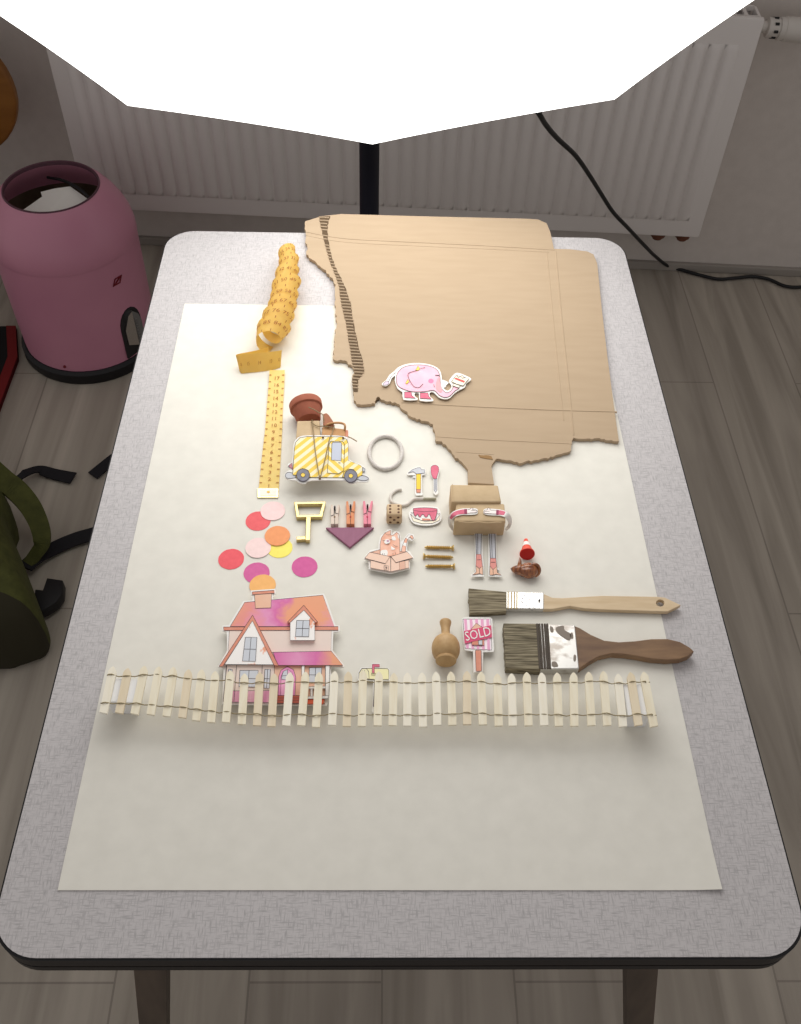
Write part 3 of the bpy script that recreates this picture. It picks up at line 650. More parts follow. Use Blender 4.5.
win('window', [(485, 210), (561, 210), (556, 306), (477, 305)])
h.done()

# ================================================================== CAT IN BOX CUTOUT
cc_ = crop(360, 525, 13.35); CATO = mat('print_ginger', (234, 172, 146), .7, noise=((242, 194, 172), (150, 150, 150), 3, .35, .6)); BOXP = mat('print_box', (238, 204, 184), .7); BOXD = mat('print_box_dark', (226, 180, 158), .7)
c = Card('cat_cutout', 'ginger cat in a cardboard box paper cutout below the dice', [(50, 448), (135, 335), (245, 312), (250, 230), (275, 145), (370, 60), (420, 58), (428, 120), (465, 82), (525, 92), (545, 160), (542, 290), (556, 290), (588, 175), (650, 110), (715, 125), (730, 185), (690, 212), (660, 190), (640, 210), (628, 300), (632, 345), (665, 352), (722, 442), (668, 472), (668, 580), (410, 648), (120, 590), (112, 475)], .0055, cc_)
W = .35
c.art('box_inside', [(140, 362), (265, 328), (540, 350), (630, 355), (410, 420)], BOXD, 0, W)
c.art('tail', [(552, 358), (560, 300), (598, 190), (650, 130), (700, 140), (716, 175), (695, 192), (672, 165), (655, 165), (632, 205), (614, 290), (608, 358)], CATO, 0, W); c.art('tail_patch', [(572, 270), (585, 232), (622, 240), (614, 285)], WHITE); c.art('tail_patch', [(615, 170), (650, 132), (680, 135), (655, 165), (638, 192)], WHITE)
c.art('body', [(270, 400), (268, 260), (285, 172), (330, 105), (410, 68), (408, 128), (438, 140), (490, 95), (525, 130), (530, 200), (532, 385), (410, 418)], CATO, 0, W)
c.art('patch', [(282, 340), (360, 335), (362, 405), (282, 398)], WHITE, 3); c.art('patch', [(425, 160), (460, 150), (480, 200), (430, 200)], WHITE, 3); c.art('patch', [(415, 280), (470, 320), (455, 330), (415, 330)], WHITE); c.art('patch', [(500, 115), (520, 135), (522, 190), (505, 160)], WHITE); c.art('muzzle', ellipse(362, 222, 40, 34, 16), WHITE)
c.art('nose', ellipse(372, 212, 18, 14, 10), mat('print_mauve', (196, 150, 176), .7)); c.stroke([(300, 200), (318, 212), (335, 205)], .35); c.stroke([(395, 190), (412, 198), (428, 188)], .35); c.stroke([(355, 240), (372, 252), (390, 240)], .3); c.stroke([(440, 262), (470, 280), (505, 285)], .3)
c.stroke([(300, 375), (300, 395)], .3); c.stroke([(325, 375), (325, 398)], .3); c.stroke([(440, 370), (440, 400)], .3); c.stroke([(470, 360), (472, 392)], .3); c.stroke([(330, 105), (360, 130), (408, 128)], .25)
c.art('box_front', [(140, 468), (140, 572), (408, 622), (408, 425), (330, 515)], BOXP, 0, W); c.art('box_side', [(412, 425), (412, 622), (652, 572), (652, 465), (480, 500)], BOXP, 0, W); c.art('box_tape', [(525, 492), (600, 478), (606, 582), (525, 598)], BOXD, 0, .25)
c.art('flap', [(62, 442), (130, 362), (398, 420), (340, 515)], BOXP, 0, W); c.art('flap', [(412, 420), (628, 355), (706, 436), (480, 500)], BOXP, 0, W)
c.stroke([(322, 540), (378, 545), (378, 608), (322, 598), (322, 540)], .35); c.stroke([(350, 555), (350, 590)], .6); c.stroke([(338, 570), (350, 555), (362, 572)], .35)
c.done()

# ================================================================== HAMMER, SCREWDRIVER, CAKE CUTOUTS
ck = crop(380, 460, 11.443)
c = Card('hammer_cutout', 'small yellow-handled hammer paper cutout', [(305, 155), (345, 112), (420, 76), (455, 76), (482, 98), (520, 102), (520, 165), (480, 172), (480, 368), (492, 384), (482, 404), (412, 404), (402, 382), (406, 172), (318, 170)], .0035, ck)
c.art('handle', [(415, 158), (468, 158), (466, 335), (415, 335)], mat('print_handle_yellow', (246, 206, 70), .7), 0, .35); c.art('grip_end', [(415, 335), (466, 335), (463, 374), (418, 374)], SALM, 0, .35)
c.art('head', [(322, 148), (370, 110), (430, 88), (460, 86), (476, 110), (510, 110), (510, 148), (470, 155), (415, 158), (378, 132)], GREY, 0, .35); c.done()
c = Card('screwdriver_cutout', 'small pink-handled screwdriver paper cutout', [(575, 115), (585, 65), (630, 50), (672, 68), (684, 120), (668, 180), (660, 215), (662, 350), (668, 378), (640, 402), (612, 380), (612, 350), (608, 220), (582, 175)], .0035, ck)
c.art('shaft', [(618, 208), (652, 208), (650, 345), (636, 372), (620, 345)], GREY, 0, .4); c.stroke([(635, 212), (636, 340)], .3)
c.art('handle', [(590, 72), (630, 58), (665, 75), (673, 120), (655, 180), (646, 212), (612, 212), (590, 170), (582, 115)], PINKD, 3, .3); c.done()
c = Card('cake_cutout', 'pink iced cake on a plate paper cutout right of the dice', smooth_pts([(335, 598), (370, 552), (400, 535), (520, 530), (655, 540), (692, 590), (704, 650), (684, 706), (600, 742), (480, 746), (378, 718), (335, 650)], 3), .0035, ck)
c.art('plate', [(350, 620), (400, 670), (520, 705), (640, 690), (690, 620), (680, 690), (600, 725), (480, 728), (380, 700)], CREAM, 0, .4)
c.art('sponge', [(392, 600), (650, 610), (640, 680), (590, 692), (470, 690), (405, 660)], WHITE, 0, .25); c.art('filling', [(480, 668), (580, 672), (576, 690), (484, 690)], SALM)
c.art('icing', [(380, 562), (400, 552), (520, 545), (640, 555), (655, 570), (652, 600), (640, 650), (620, 692), (592, 682), (575, 640), (560, 618), (545, 640), (530, 655), (510, 645), (500, 625), (480, 625), (462, 655), (440, 640), (430, 615), (415, 640), (392, 630)], PINKD, 2, .4)
c.stroke([(385, 575), (450, 588), (520, 590), (600, 588), (652, 578)], .3); c.stroke([(352, 600), (368, 608), (382, 600)], .4); c.stroke([(655, 612), (672, 620), (686, 610)], .4); c.done()

# ================================================================== SOLD SIGN, MAILBOX CUTOUTS
cv = crop(425, 610, 10.68)
c = Card('sign_cutout', 'pink striped SOLD sign paper cutout beside the wooden vase', [(392, 95), (410, 80), (440, 74), (700, 80), (718, 98), (738, 430), (728, 446), (622, 448), (618, 655), (600, 668), (520, 664), (514, 440), (424, 428), (404, 250)], .0065, cv, pads=[[(440, 130), (680, 130), (690, 400), (450, 390)]])
c.art('board', [(405, 98), (702, 95), (713, 426), (430, 410)], mat('print_pale_pink', (250, 240, 244), .7), 0, .45)
STP = mat('print_stripe_pink', (238, 172, 206), .7)
for k in range(5):
    a = .04 + k * .2; f = lambda t, lo: (405 + 297 * t, 98 - 3 * t) if lo == 0 else (430 + 283 * t, 410 + 16 * t)
    c.art('stripe', [f(a, 0), f(a + .095, 0), f(a + .095, 1), f(a, 1)], STP)
c.art('house_roof', [(490, 208), (547, 140), (615, 185), (630, 200)], PEACH, 0, .4); c.art('house_front', [(500, 325), (630, 315), (632, 378), (500, 372)], SALM, 0, .4); c.art('house_window', [(570, 325), (612, 322), (612, 372), (572, 370)], PANE, 0, .4)
c.art('banner', [(418, 225), (706, 162), (714, 290), (424, 356)], mat('print_banner', (218, 84, 122), .7))
c.art('post', [(538, 428), (600, 430), (604, 650), (546, 650)], SALM, 0, .4)
bm = B(); a = math.radians(13); SC = 142
c.lv += 1
text(bm, 'SOLD', lambda u, v: c.M(*cv([(566 + SC * (u * .80 * math.cos(a) - v * math.sin(a)), 258 - SC * (u * .80 * math.sin(a) + v * math.cos(a)))])[0], (c.lv + .5) * c.STEP))
obj('lettering', bm, WHITE, c.root); c.done()
cm_ = crop(350, 655, 15.76)
c = Card('mailbox_cutout', 'pale yellow mailbox paper cutout with pink flag behind the fence', [(120, 375), (122, 290), (168, 198), (240, 190), (335, 190), (340, 128), (475, 128), (475, 198), (600, 200), (632, 230), (628, 402), (412, 408), (404, 800), (392, 910), (340, 905), (350, 800), (365, 405), (125, 398)], .0045, cm_, pads=[[(180, 250), (580, 250), (580, 360), (180, 360)]])
c.art('box', [(140, 368), (142, 280), (188, 212), (270, 210), (590, 212), (612, 240), (611, 386), (300, 388)], mat('print_pale_yellow', (246, 240, 190), .7), 0, .5); c.art('box_door', [(138, 368), (142, 285), (188, 216), (258, 212), (294, 260), (302, 376)], mat('print_door_yellow', (240, 234, 196), .7), 0, .5)
c.art('flag', [(350, 144), (466, 144), (466, 186), (386, 186), (384, 285), (348, 278)], PINKD, 0, .3); c.stroke([(192, 240), (196, 262), (228, 262), (232, 240)], .4); c.stroke([(335, 290), (340, 315), (400, 315), (405, 292), (335, 290)], .4)
c.stroke([(388, 386), (384, 600), (372, 815)], 1.0); c.stroke([(300, 378), (388, 386)], .5); c.done()

# ================================================================== VAN, LOAD, TWINE
cvn = crop(280, 385, 8.01)
vpl = plane3(at(*cvn([(60, 770)])[0], .017), at(*cvn([(700, 770)])[0], .017), at(*cvn([(330, 405)])[0], .0265))
STRA = stripes('van_stripe_left', (247, 212, 92), (250, 240, 204), 1, -1, .0108, .52); STRB = stripes('van_stripe_right', (247, 212, 92), (250, 240, 204), 1, 1, .0108, .52)
bxp = cvn([(140, 288), (318, 282), (322, 420), (322, 700), (128, 700), (132, 420)])
# kraft box under and behind the van
bm = B(); tp = [at(x, y, .0248) for x, y in cvn([(138, 287), (318, 283), (322, 420), (128, 424)])]
ext = [at(*cvn([(322, 420)])[0], .0248), at(*cvn([(128, 424)])[0], .0248)]
tp = [tp[0], tp[1], tp[2] + Vector((0, -.026, 0)), tp[3] + Vector((0, -.026, 0))]
low = [Vector((v.x, v.y, H + .001)) for v in tp]; tp2 = [tp[0], tp[1], Vector((tp[2].x, tp[2].y, H + .0185)), Vector((tp[3].x, tp[3].y, H + .0185))]
ridge = [Vector((tp[2].x, tp[1].y - .022, tp[1].z)), Vector((tp[3].x, tp[0].y - .022, tp[0].z))]
bm = B(); lv = [bm.verts.new(v) for v in low]; uv = [bm.verts.new(v) for v in (tp[0], tp[1], ridge[0], ridge[1])]; fv = [bm.verts.new(tp2[2]), bm.verts.new(tp2[3])]
bm.faces.new((lv[3], lv[2], lv[1], lv[0])); bm.faces.new(uv); bm.faces.new((uv[3], uv[2], fv[0], fv[1])); bm.faces.new((fv[1], fv[0], lv[2], lv[3])); bm.faces.new((uv[1], uv[0], lv[0], lv[1])); bm.faces.new((uv[0], uv[3], fv[1], lv[3], lv[0])); bm.faces.new((uv[2], uv[1], lv[1], lv[2], fv[0]))
bevel_all(bm, .0009); kb = thing('kraft_box', 'small kraft paper box under the twine, below the clay pot', 'box', (sum(v.x for v in low) / 4, sum(v.y for v in low) / 4, H + .001)); obj('carton', bm, KRAFT2, kb)
bm = B(); tube(bm, [lift((tp[0] * .35 + tp[1] * .65), .0001), lift(ridge[1] * .35 + ridge[0] * .65, .0001)], .0004, 6); obj('paper_seam', bm, KRAFT2, kb)
v = Card('van_cutout', 'yellow striped van paper cutout tied up with twine', smooth_pts([(48, 748), (36, 718), (58, 690), (84, 676), (60, 650), (70, 625), (98, 612), (108, 480), (128, 436), (165, 410), (230, 403), (400, 402), (520, 412), (548, 440), (556, 596), (650, 635), (680, 662), (694, 690), (688, 714), (716, 738), (708, 770), (670, 778), (620, 774), (590, 788), (545, 786), (515, 764), (250, 764), (205, 788), (160, 786), (130, 764), (95, 760)], 2), 0, cvn, M=vpl, pad=False)
W = .5
v.art('bumper', [(42, 722), (62, 700), (95, 705), (140, 722), (140, 738), (95, 748), (55, 746)], GREY, 2, W); v.art('bumper', [(608, 738), (660, 726), (705, 742), (704, 760), (660, 768), (612, 752)], GREY, 2, W)
v.art('tail_light', [(66, 652), (96, 625), (103, 680)], mat('print_plum', (190, 130, 140), .7), 0, W)
v.art('body', [(103, 705), (115, 520), (125, 462), (160, 425), (220, 415), (500, 418), (535, 440), (546, 472), (546, 608), (640, 645), (664, 668), (658, 722), (620, 742), (240, 742), (103, 722)], STRA, 0, W)
v.art('cab', [(395, 452), (500, 448), (545, 470), (546, 608), (640, 645), (664, 668), (658, 722), (620, 742), (380, 742)], STRA); v.art('fender', [(500, 742), (512, 700), (545, 676), (590, 680), (625, 742)], YEL, 0, W); v.art('fender', [(125, 742), (140, 700), (180, 672), (225, 688), (250, 742)], YEL, 0, W)
v.art('door', [(408, 455), (500, 455), (518, 482), (510, 690), (468, 716), (380, 708), (394, 480)], STRB, 0, W); v.art('window', [(422, 464), (490, 464), (494, 480), (490, 612), (412, 606), (416, 480)], mat('print_window', (200, 206, 222), .7), 0, W); v.stroke([(468, 628), (485, 630)], .6)
v.art('headlight', [(662, 664), (682, 680), (678, 700), (660, 696)], GREY, 0, W)
TYRE = mat('print_tyre', (124, 124, 136), .7, noise=((142, 142, 152), (200, 200, 200), 3, .3, .7))
for x, y in ((185, 727), (567, 735)):
    v.art('wheel', ellipse(x, y, 52, 50), TYRE, 0, W); v.art('hub', ellipse(x, y, 18, 17, 16), YEL, 0, .4)
v.done()
# terracotta pot lying on its side
TERRA = mat('terracotta', (166, 98, 76), .85, noise=((154, 88, 68), (140, 140, 140), 5, .3, .7))
rc = at(*cvn([(208, 172)])[0], .0172); R_ = .0172
pa = thing('terracotta_pot', 'little terracotta flower pot lying on its side above the van', 'flower pot', (rc.x, rc.y - .01, H + .0008))
ax0 = rc + Vector((-.001, .004, .001)); ax1 = ax0 + Vector((.005, -.0225, -.0042))
bm = B(); lathe(bm, ax0, ax1, [(.05, .0140), (0, .0152), (.0, .0172), (.05, .0178), (.33, .0176), (.36, .0168), (.37, .0156), (.97, .0128), (1, .0122)], 40, cap=False)
r0 = bm.verts[:]
lastring = r0[-40:]; bm.faces.new(lastring); firstring = r0[:40]
obj('pot_body', bm, TERRA, pa, True)
bm = B(); lathe(bm, ax0, ax1, [(.04, .0142), (.90, .0112), (.91, .0001)], 40, cap=False); obj('pot_inside', bm, TERRA, pa, True)
# little tan case with loop handle and a brown wooden peg
TAN = mat('tan_leather', (196, 150, 104), .7, noise=((184, 138, 92), (120, 120, 120), 4, .3, .7)); BRN = mat('brown_leather', (160, 102, 72), .7, noise=((146, 90, 62), (120, 120, 120), 4, .3, .7))
tpz = [at(x, y, .0245) for x, y in cvn([(338, 333), (525, 352), (522, 410), (336, 402)])]
cs_ = thing('toy_case', 'tiny tan case with a loop handle tied on the van roof', 'toy case', (sum(p.x for p in tpz) / 4, sum(p.y for p in tpz) / 4, H + .0008))
bm = B(); prism3(bm, tpz, [Vector((p.x, p.y, H + .0009)) for p in tpz]); bevel_all(bm, .001); obj('case_body', bm, TAN, cs_)
hp = [at(x, y, z) for x, y, z in [(cvn([(p[0], p[1])])[0] + (p[2],)) for p in [(372, 336, .0245), (378, 318, .0275), (420, 306, .028), (470, 303, .028), (510, 312, .028), (521, 330, .028), (519, 362, .0247)]]]
bm = B(); tube(bm, [tuple(q) for q in smooth_pts([tuple(p) for p in hp], 5, False)], .0012, 8); obj('handle', bm, TAN, cs_, True)
cn = [at(x, y, .0235) for x, y in cvn([(522, 356), (546, 362), (544, 416), (520, 410)])]; bm = B(); prism3(bm, cn, [lift(p, -.02) for p in cn]); bevel_all(bm, .0006); obj('end_flap', bm, mat('rosy_leather', (206, 138, 112), .7), cs_)
pg = [at(x, y, .0265) for x, y in cvn([(342, 232), (372, 222), (392, 238), (432, 298), (428, 334), (400, 332), (345, 320)])]
bm = B(); prism3(bm, pg, [Vector((p.x, p.y, H + .0009)) for p in pg]); bevel_all(bm, .0008); tag(obj('wooden_block', bm, BRN, None), 'small slanted brown wooden block between clay pot and tan case', 'block')
def vz(x, y, d): # over the van card or over the load
    q = cvn([(x, y)])[0]
    return vpl(q[0], q[1], .0019 + d) if y > 400 else at(q[0], q[1], .0262 + d)
tw = thing('twine', 'thin brown twine binding the van to its load', 'twine', at(*cvn([(320, 600)])[0], .0008))
for nm, pl in (('strand', [(258, 284), (262, 330), (270, 405), (278, 500), (292, 600), (306, 690), (320, 758)]), ('strand', [(320, 758), (340, 690), (360, 610), (380, 520), (398, 440), (418, 385), (436, 325)]), ('loose_end', [(228, 178), (270, 196), (310, 220), (345, 242), (352, 300)]), ('loose_end', [(545, 424), (580, 440), (616, 462)]), ('strand', [(250, 300), (300, 330), (345, 330), (440, 345)])):
    bm = B(); P_ = [vz(x, y, .0006 if i % 2 else .0002) for i, (x, y) in enumerate(smooth_pts(pl, 4, False))]
    if pl[0] == (228, 178): P_ = [at(*cvn([p])[0], .0365 - .010 * i / 16) for i, p in enumerate(smooth_pts(pl, 4, False))]
    tube(bm, P_, .00055, 6); obj(nm, bm, TWINE, tw, True)
bm = B()
for x, y in ((258, 284), (345, 428), (506, 432), (320, 760)): bmesh.ops.create_icosphere(bm, subdivisions=2, radius=.0012, matrix=Matrix.Translation(vz(x, y, 0)))
obj('knot', bm, mat('twine_dark', (112, 84, 56), .95), tw, True)

# ================================================================== RING, HOOK, DICE
ROPE = mat('white_cord', (216, 211, 206), .75, noise=((200, 194, 188), (500, 500, 500), 3, .35, .65), bump=((700, 700, 700), .5, .001))
bm = B(); cx, cy = 385.6, 452.6; N_ = 72; rings = []
for k in range(N_):
    t = 2 * math.pi * k / N_; c0 = at(cx + 16.4 * math.cos(t), cy + 16.4 * math.sin(t), .003); d = Vector((math.cos(t), -math.sin(t) * 1.35, 0)).normalized()
    rw = .0022 * (1 + .06 * math.sin(9 * t)); rings.append([bm.verts.new(c0 + d * rw * math.cos(2 * math.pi * j / 10) + Vector((0, 0, 1)) * rw * 1.0 * math.sin(2 * math.pi * j / 10)) for j in range(10)])
for k in range(N_):
    for j in range(10): bm.faces.new((rings[k][j], rings[k][(j + 1) % 10], rings[(k + 1) % N_][(j + 1) % 10], rings[(k + 1) % N_][j]))
tag(obj('white_ring', bm, ROPE, None, True), 'white cord ring lying on the paper right of the van', 'ring')
HK = mat('white_hook', (212, 205, 196), .5)
hk = thing('screw_hook', 'white curved screw hook behind the wooden dice', 'hook', at(*ck([(250, 470)])[0], .0008))
bm = B(); tube(bm, [tuple(at(x, y, .0026)) for x, y in smooth_pts(ck([(248, 338), (195, 345), (142, 382), (118, 430), (135, 478), (188, 505), (250, 520), (310, 508), (355, 470), (395, 447), (440, 444), (495, 446)]), 5, False)], .0016, 10); obj('hook_arm', bm, HK, hk, True)
bm = B(); lathe(bm, at(*ck([(495, 446)])[0], .0026), at(*ck([(648, 446)])[0], .0026), [(0, .0016)] + [(.04 + .9 * k / 18, .0017 if k % 2 else .0012) for k in range(19)] + [(1, .0003)], 12); obj('threaded_end', bm, mat('hook_thread', (168, 164, 142), .5), hk, True)
s = .0152; fc = at(*ck([(161, 742)])[0], .0009)
di = thing('wooden_dice', 'small wooden dice with dark spots, six facing up', 'dice', (fc.x, fc.y + s / 2, H + .0009)); DW = mat('dice_wood', (208, 182, 148), .65, noise=((194, 166, 130), (200, 40, 200), 4, .35, .7))
bm = B(); Z0 = H + .0009; box(bm, fc.x - s / 2, fc.x + s / 2, fc.y, fc.y + s, Z0, Z0 + s, None, .0022, 3); obj('cube_body', bm, DW, di, True)
PIP = mat('dice_pip', (96, 62, 48), .8)
bm = B()
for u in (-.27, .27):
    for w in (-.27, 0, .27): lathe(bm, (fc.x + u * s, fc.y + s / 2 + w * s, Z0 + s - .0002), (fc.x + u * s, fc.y + s / 2 + w * s, Z0 + s + .0001), [(0, .0012), (1, .0012)], 12)
for u, w in ((-.25, -.25), (.25, -.25), (0, 0), (-.25, .25), (.25, .25)): lathe(bm, (fc.x + u * s, fc.y + .0002, Z0 + s / 2 + w * s), (fc.x + u * s, fc.y - .0001, Z0 + s / 2 + w * s), [(0, .0014), (1, .0014)], 12)
for w in (-.25, 0, .25):
    for sx in (-1, 1): lathe(bm, (fc.x + sx * (s / 2 - .0002), fc.y + s / 2 + w * s, Z0 + s / 2 + w * s), (fc.x + sx * (s / 2 + .0001), fc.y + s / 2 + w * s, Z0 + s / 2 + w * s), [(0, .0014), (1, .0014)], 12)
obj('spot', bm, PIP, di)

# ================================================================== KEY, CLOTHESPINS, TRIANGLE
cy_ = crop(290, 490, 8.9); gk = thing('gold_key', 'gold square key with open trapezoid bow', 'key', at(*cy_([(160, 300)])[0], .0008)); KH = .0062
bm = B(); slab(bm, cy_([(34, 104), (318, 100), (286, 240), (56, 244)]), .001, KH, [cy_([(66, 128), (288, 124), (260, 216), (80, 220)])]); bevel_all(bm, .0006); obj('bow', bm, GOLD, gk)
bm = B(); slab(bm, cy_([(142, 236), (184, 236), (176, 448), (136, 448)]), .001, KH); bevel_all(bm, .0006); obj('shank', bm, GOLD, gk)
bm = B(); slab(bm, cy_([(56, 414), (138, 410), (138, 440), (56, 444)]), .001, KH - .0004); bevel_all(bm, .0005); obj('bit', bm, GOLD, gk)
bm = B(); tip = at(*cy_([(154, 450)])[0], .0031); lathe(bm, tip + Vector((0, .001, 0)), tip + Vector((0, -.0004, 0)), [(0, .0011), (1, .0011)], 12); obj('bore', bm, mat('dark_bore', (66, 42, 20), .8), gk)
def peg(x0, x1, yt, xb0, xb1, yb, rgb, dark, label):
    c0 = cy_([((xb0 + xb1) / 2, (yt + yb) / 2)])[0]; r = thing('clothespin', label, 'clothespin', at(*c0, .0008), 'mini clothespins'); m = mat('peg_%d_%d' % rgb[:2], rgb, .7, noise=(tuple(max(0, v - 14) for v in rgb), (260, 40, 60), 3, .35, .7)); md = mat('peg_end_%d_%d' % rgb[:2], dark, .8)
    mx = (xb0 + xb1) / 2; yc = yt + (yb - yt) * .52
    for sgn, xt in ((-1, x0), (1, x1)):
        xo = xb0 if sgn < 0 else xb1
        bm = B(); slab(bm, cy_([(xt, yt), (xt - sgn * 17, yt - 2), (mx + sgn * 2.5, yc), (mx + sgn * 1.5, yb), (xo, yb), (xo - sgn * 1, yc)]), .001, .0062); bevel_all(bm, .0003); pr = obj('prong', bm, m, r)
        bm = B(); slab(bm, cy_([(mx + sgn * 2, yb - 12), (xo - sgn * 3, yb - 12), (xo - sgn * 3, yb + 3), (mx + sgn * 2, yb + 3)]), .0014, .005); obj('tip', bm, md, pr)
    bm = B(); cp = cy_([(mx + 2, yc - 40)])[0]; a = at(*cp, .0012); lathe(bm, a, lift(a, .0058), [(0, .0009), (1, .0009)], 10)
    tube(bm, [at(*cy_([(x_, y_)])[0], .0065) for x_, y_ in ((xb0 - 1, yc + 12), (mx - 8, yc + 2), (mx + 2, yc - 40))], .0003, 5); tube(bm, [at(*cy_([(x_, y_)])[0], .0065) for x_, y_ in ((mx + 2, yc - 40), (mx + 7, yc - 15), (xb1 + 1, yc - 8))], .0003, 5)
    obj('spring', bm, mat('spring_dark', (66, 58, 62), .4, .8), r, True)
    bm = B(); q = at(*cy_([(mx, yb - 62)])[0], .0062); lathe(bm, lift(q, -.0003), lift(q, .0002), [(0, .0010), (1, .0010)], 12); obj('clamp_groove', bm, md, r)
peg(362, 442, 130, 364, 430, 302, (226, 210, 196), (128, 100, 66), 'natural wood clothespin left of the orange one'); peg(500, 582, 100, 502, 574, 302, (226, 152, 112), (176, 64, 54), 'orange clothespin between the natural and pink ones'); peg(650, 738, 98, 654, 722, 302, (236, 146, 164), (190, 60, 90), 'pink clothespin right of the orange one')
bm = B(); slab(bm, cy_([(318, 333), (748, 331), (532, 508)]), .001, .0042); bevel_all(bm, .0004); tag(obj('purple_triangle', bm, mat('plum_paint', (142, 86, 112), .55, noise=((150, 94, 120), (400, 60, 60), 3, .3, .7)), None), 'flat purple triangle below the three clothespins', 'triangle')

# ================================================================== SCREWS
c5 = crop(410, 460, 5.34); SCM = mat('brass_zinc', (206, 176, 112), .35, .8)
def screw(a, b_, label):
    p0 = at(*c5([a])[0], .0034); p1 = at(*c5([b_])[0], .0026); r = thing('wood_screw', label, 'screw', ((p0.x + p1.x) / 2, p0.y, H + .0008), 'brass wood screws')
    bm = B(); prof = [(.06, .0015)] + [(.12 + .80 * k / 26, (.00205 if k % 2 else .0012)) for k in range(27)] + [(.95, .0012), (1, .0002)]; lathe(bm, p0, p1, prof, 14); obj('shank', bm, SCM, r, True)
    bm = B(); lathe(bm, p0, p1, [(-.012, .0026), (-.006, .0032), (.012, .0032), (.07, .0014)], 18); obj('head', bm, SCM, r, True)
screw((232, 470), (76, 466), 'brass wood screw with head right, farthest of the three'); screw((72, 514), (232, 520), 'brass wood screw with its head on the left, middle'); screw((238, 568), (80, 567), 'brass wood screw with head right, nearest of the three')

# ================================================================== PARCEL FIGURE
cp_ = crop(440, 475, 9.31)
def parcel(name, top, h, label, z0=.001):
    t = [at(x, y, h) for x, y in cp_(top)]; r = thing(name, label, 'parcel', (sum(p.x for p in t) / 4, sum(p.y for p in t) / 4, H + z0))
    c = sum(t, Vector()) / 4; bm = B(); prism3(bm, t, [Vector((c.x + (p.x - c.x) * 1.0, c.y + (p.y - c.y) * 1.0, H + z0)) for p in t]); bevel_all(bm, .0016, 3); obj('wrapped_box', bm, KRAFT2, r, True); return r, t
UH = .0262; r1, t1 = parcel('paper_parcel', [(97, 86), (540, 92), (572, 250), (104, 252)], UH, 'small kraft paper parcel tucked behind the parcel with arms')
bm = B(); a = lift(t1[0] * .96 + t1[1] * .04, .0001); b_ = lift(t1[3] * .96 + t1[2] * .04, .0001); tube(bm, [a, b_], .0004, 6); obj('fold', bm, KRAFT2, r1)
LH = .0235; r2, t2 = parcel('paper_parcel', [(150, 258), (600, 264), (612, 432), (134, 430)], LH, 'kraft paper parcel with two paper arms around it')
bm = B(); m0 = t2[3]; m1 = t2[2]; lp = [Vector((m0.x + (m1.x - m0.x) * k / 12, m0.y - .0004, H + LH - .0012 + .0006 * math.sin(k * 1.4))) for k in range(1, 12)]; tube(bm, lp, .0007, 6); obj('wrap_fold', bm, KRAFT2, r2, True)
def band(bm, cl, m=None):                                # cl: (x, y, width px, h) in the parcel crop
    rows = []
    P_ = [Vector(q) for q in smooth_pts(cl, 5, False)]
    for i, p in enumerate(P_):
        d = P_[min(i + 1, len(P_) - 1)] - P_[max(i - 1, 0)]; d2 = Vector((d.x, d.y)).normalized(); nrm = Vector((-d2.y, d2.x)) * p.z / 2
        a = at(*cp_([(p.x + nrm.x, p.y + nrm.y)])[0], p.w); b_ = at(*cp_([(p.x - nrm.x, p.y - nrm.y)])[0], p.w)
        rows.append([bm.verts.new(q) for q in (a, b_, lift(b_, -.0006), lift(a, -.0006))])
    for a, b_ in zip(rows, rows[1:]):
        for k in range(4): bm.faces.new((a[k], a[(k + 1) % 4], b_[(k + 1) % 4], b_[k]))
    bm.faces.new(rows[0]); bm.faces.new(rows[-1][::-1])
AH = LH + .0014
def arm(label, strip, sleeve, cuff, hand, thumb):
    r = thing('arm_cutout', label, 'paper cutout', at(*cp_([(sleeve[0][0], sleeve[0][1])])[0], AH - .001), 'paper arms on the parcel')
    bm = B(); band(bm, strip); obj('card', bm, WHITE, r)
    bm = B(); band(bm, [(x, y, w, z + .0004) for x, y, w, z in sleeve]); obj('sleeve', bm, PINKD, r)
    bm = B(); band(bm, [(x, y, w, z + .0005) for x, y, w, z in cuff]); obj('cuff', bm, mat('print_maroon', (150, 62, 92), .7), r)
    bm = B(); slab(bm, smooth_pts(cp_(hand), 3), AH - .0004, AH + .0004); ho = obj('hand', bm, mat('print_hand', (250, 238, 234), .7), r)
    bm = B()
    for pl in thumb: tube(bm, [at(*q, AH + .0004) for q in smooth_pts(cp_(pl), 4, False)], .0002, 5)
    obj('ink_outline', bm, INK, ho)
arm('left paper arm with pink sleeve reaching over the parcel', [(128, 512, 22, .004), (105, 480, 30, .007), (92, 440, 34, .013), (100, 395, 46, .02), (140, 360, 52, AH), (200, 342, 56, AH), (260, 340, 60, AH), (330, 338, 56, AH), (352, 338, 30, AH)],
    [(100, 405, 22, .0195), (118, 375, 30, .0235), (150, 355, 36, AH), (200, 342, 38, AH), (238, 339, 40, AH)], [(226, 339, 42, AH), (252, 338, 44, AH)],
    [(255, 322), (275, 322), (290, 308), (308, 308), (305, 322), (335, 325), (346, 337), (335, 350), (290, 352), (256, 356)], [[(290, 330), (320, 331), (342, 336)], [(255, 322), (275, 321), (290, 308), (308, 308), (304, 322), (335, 325), (346, 337), (335, 350), (290, 352), (256, 356)]])
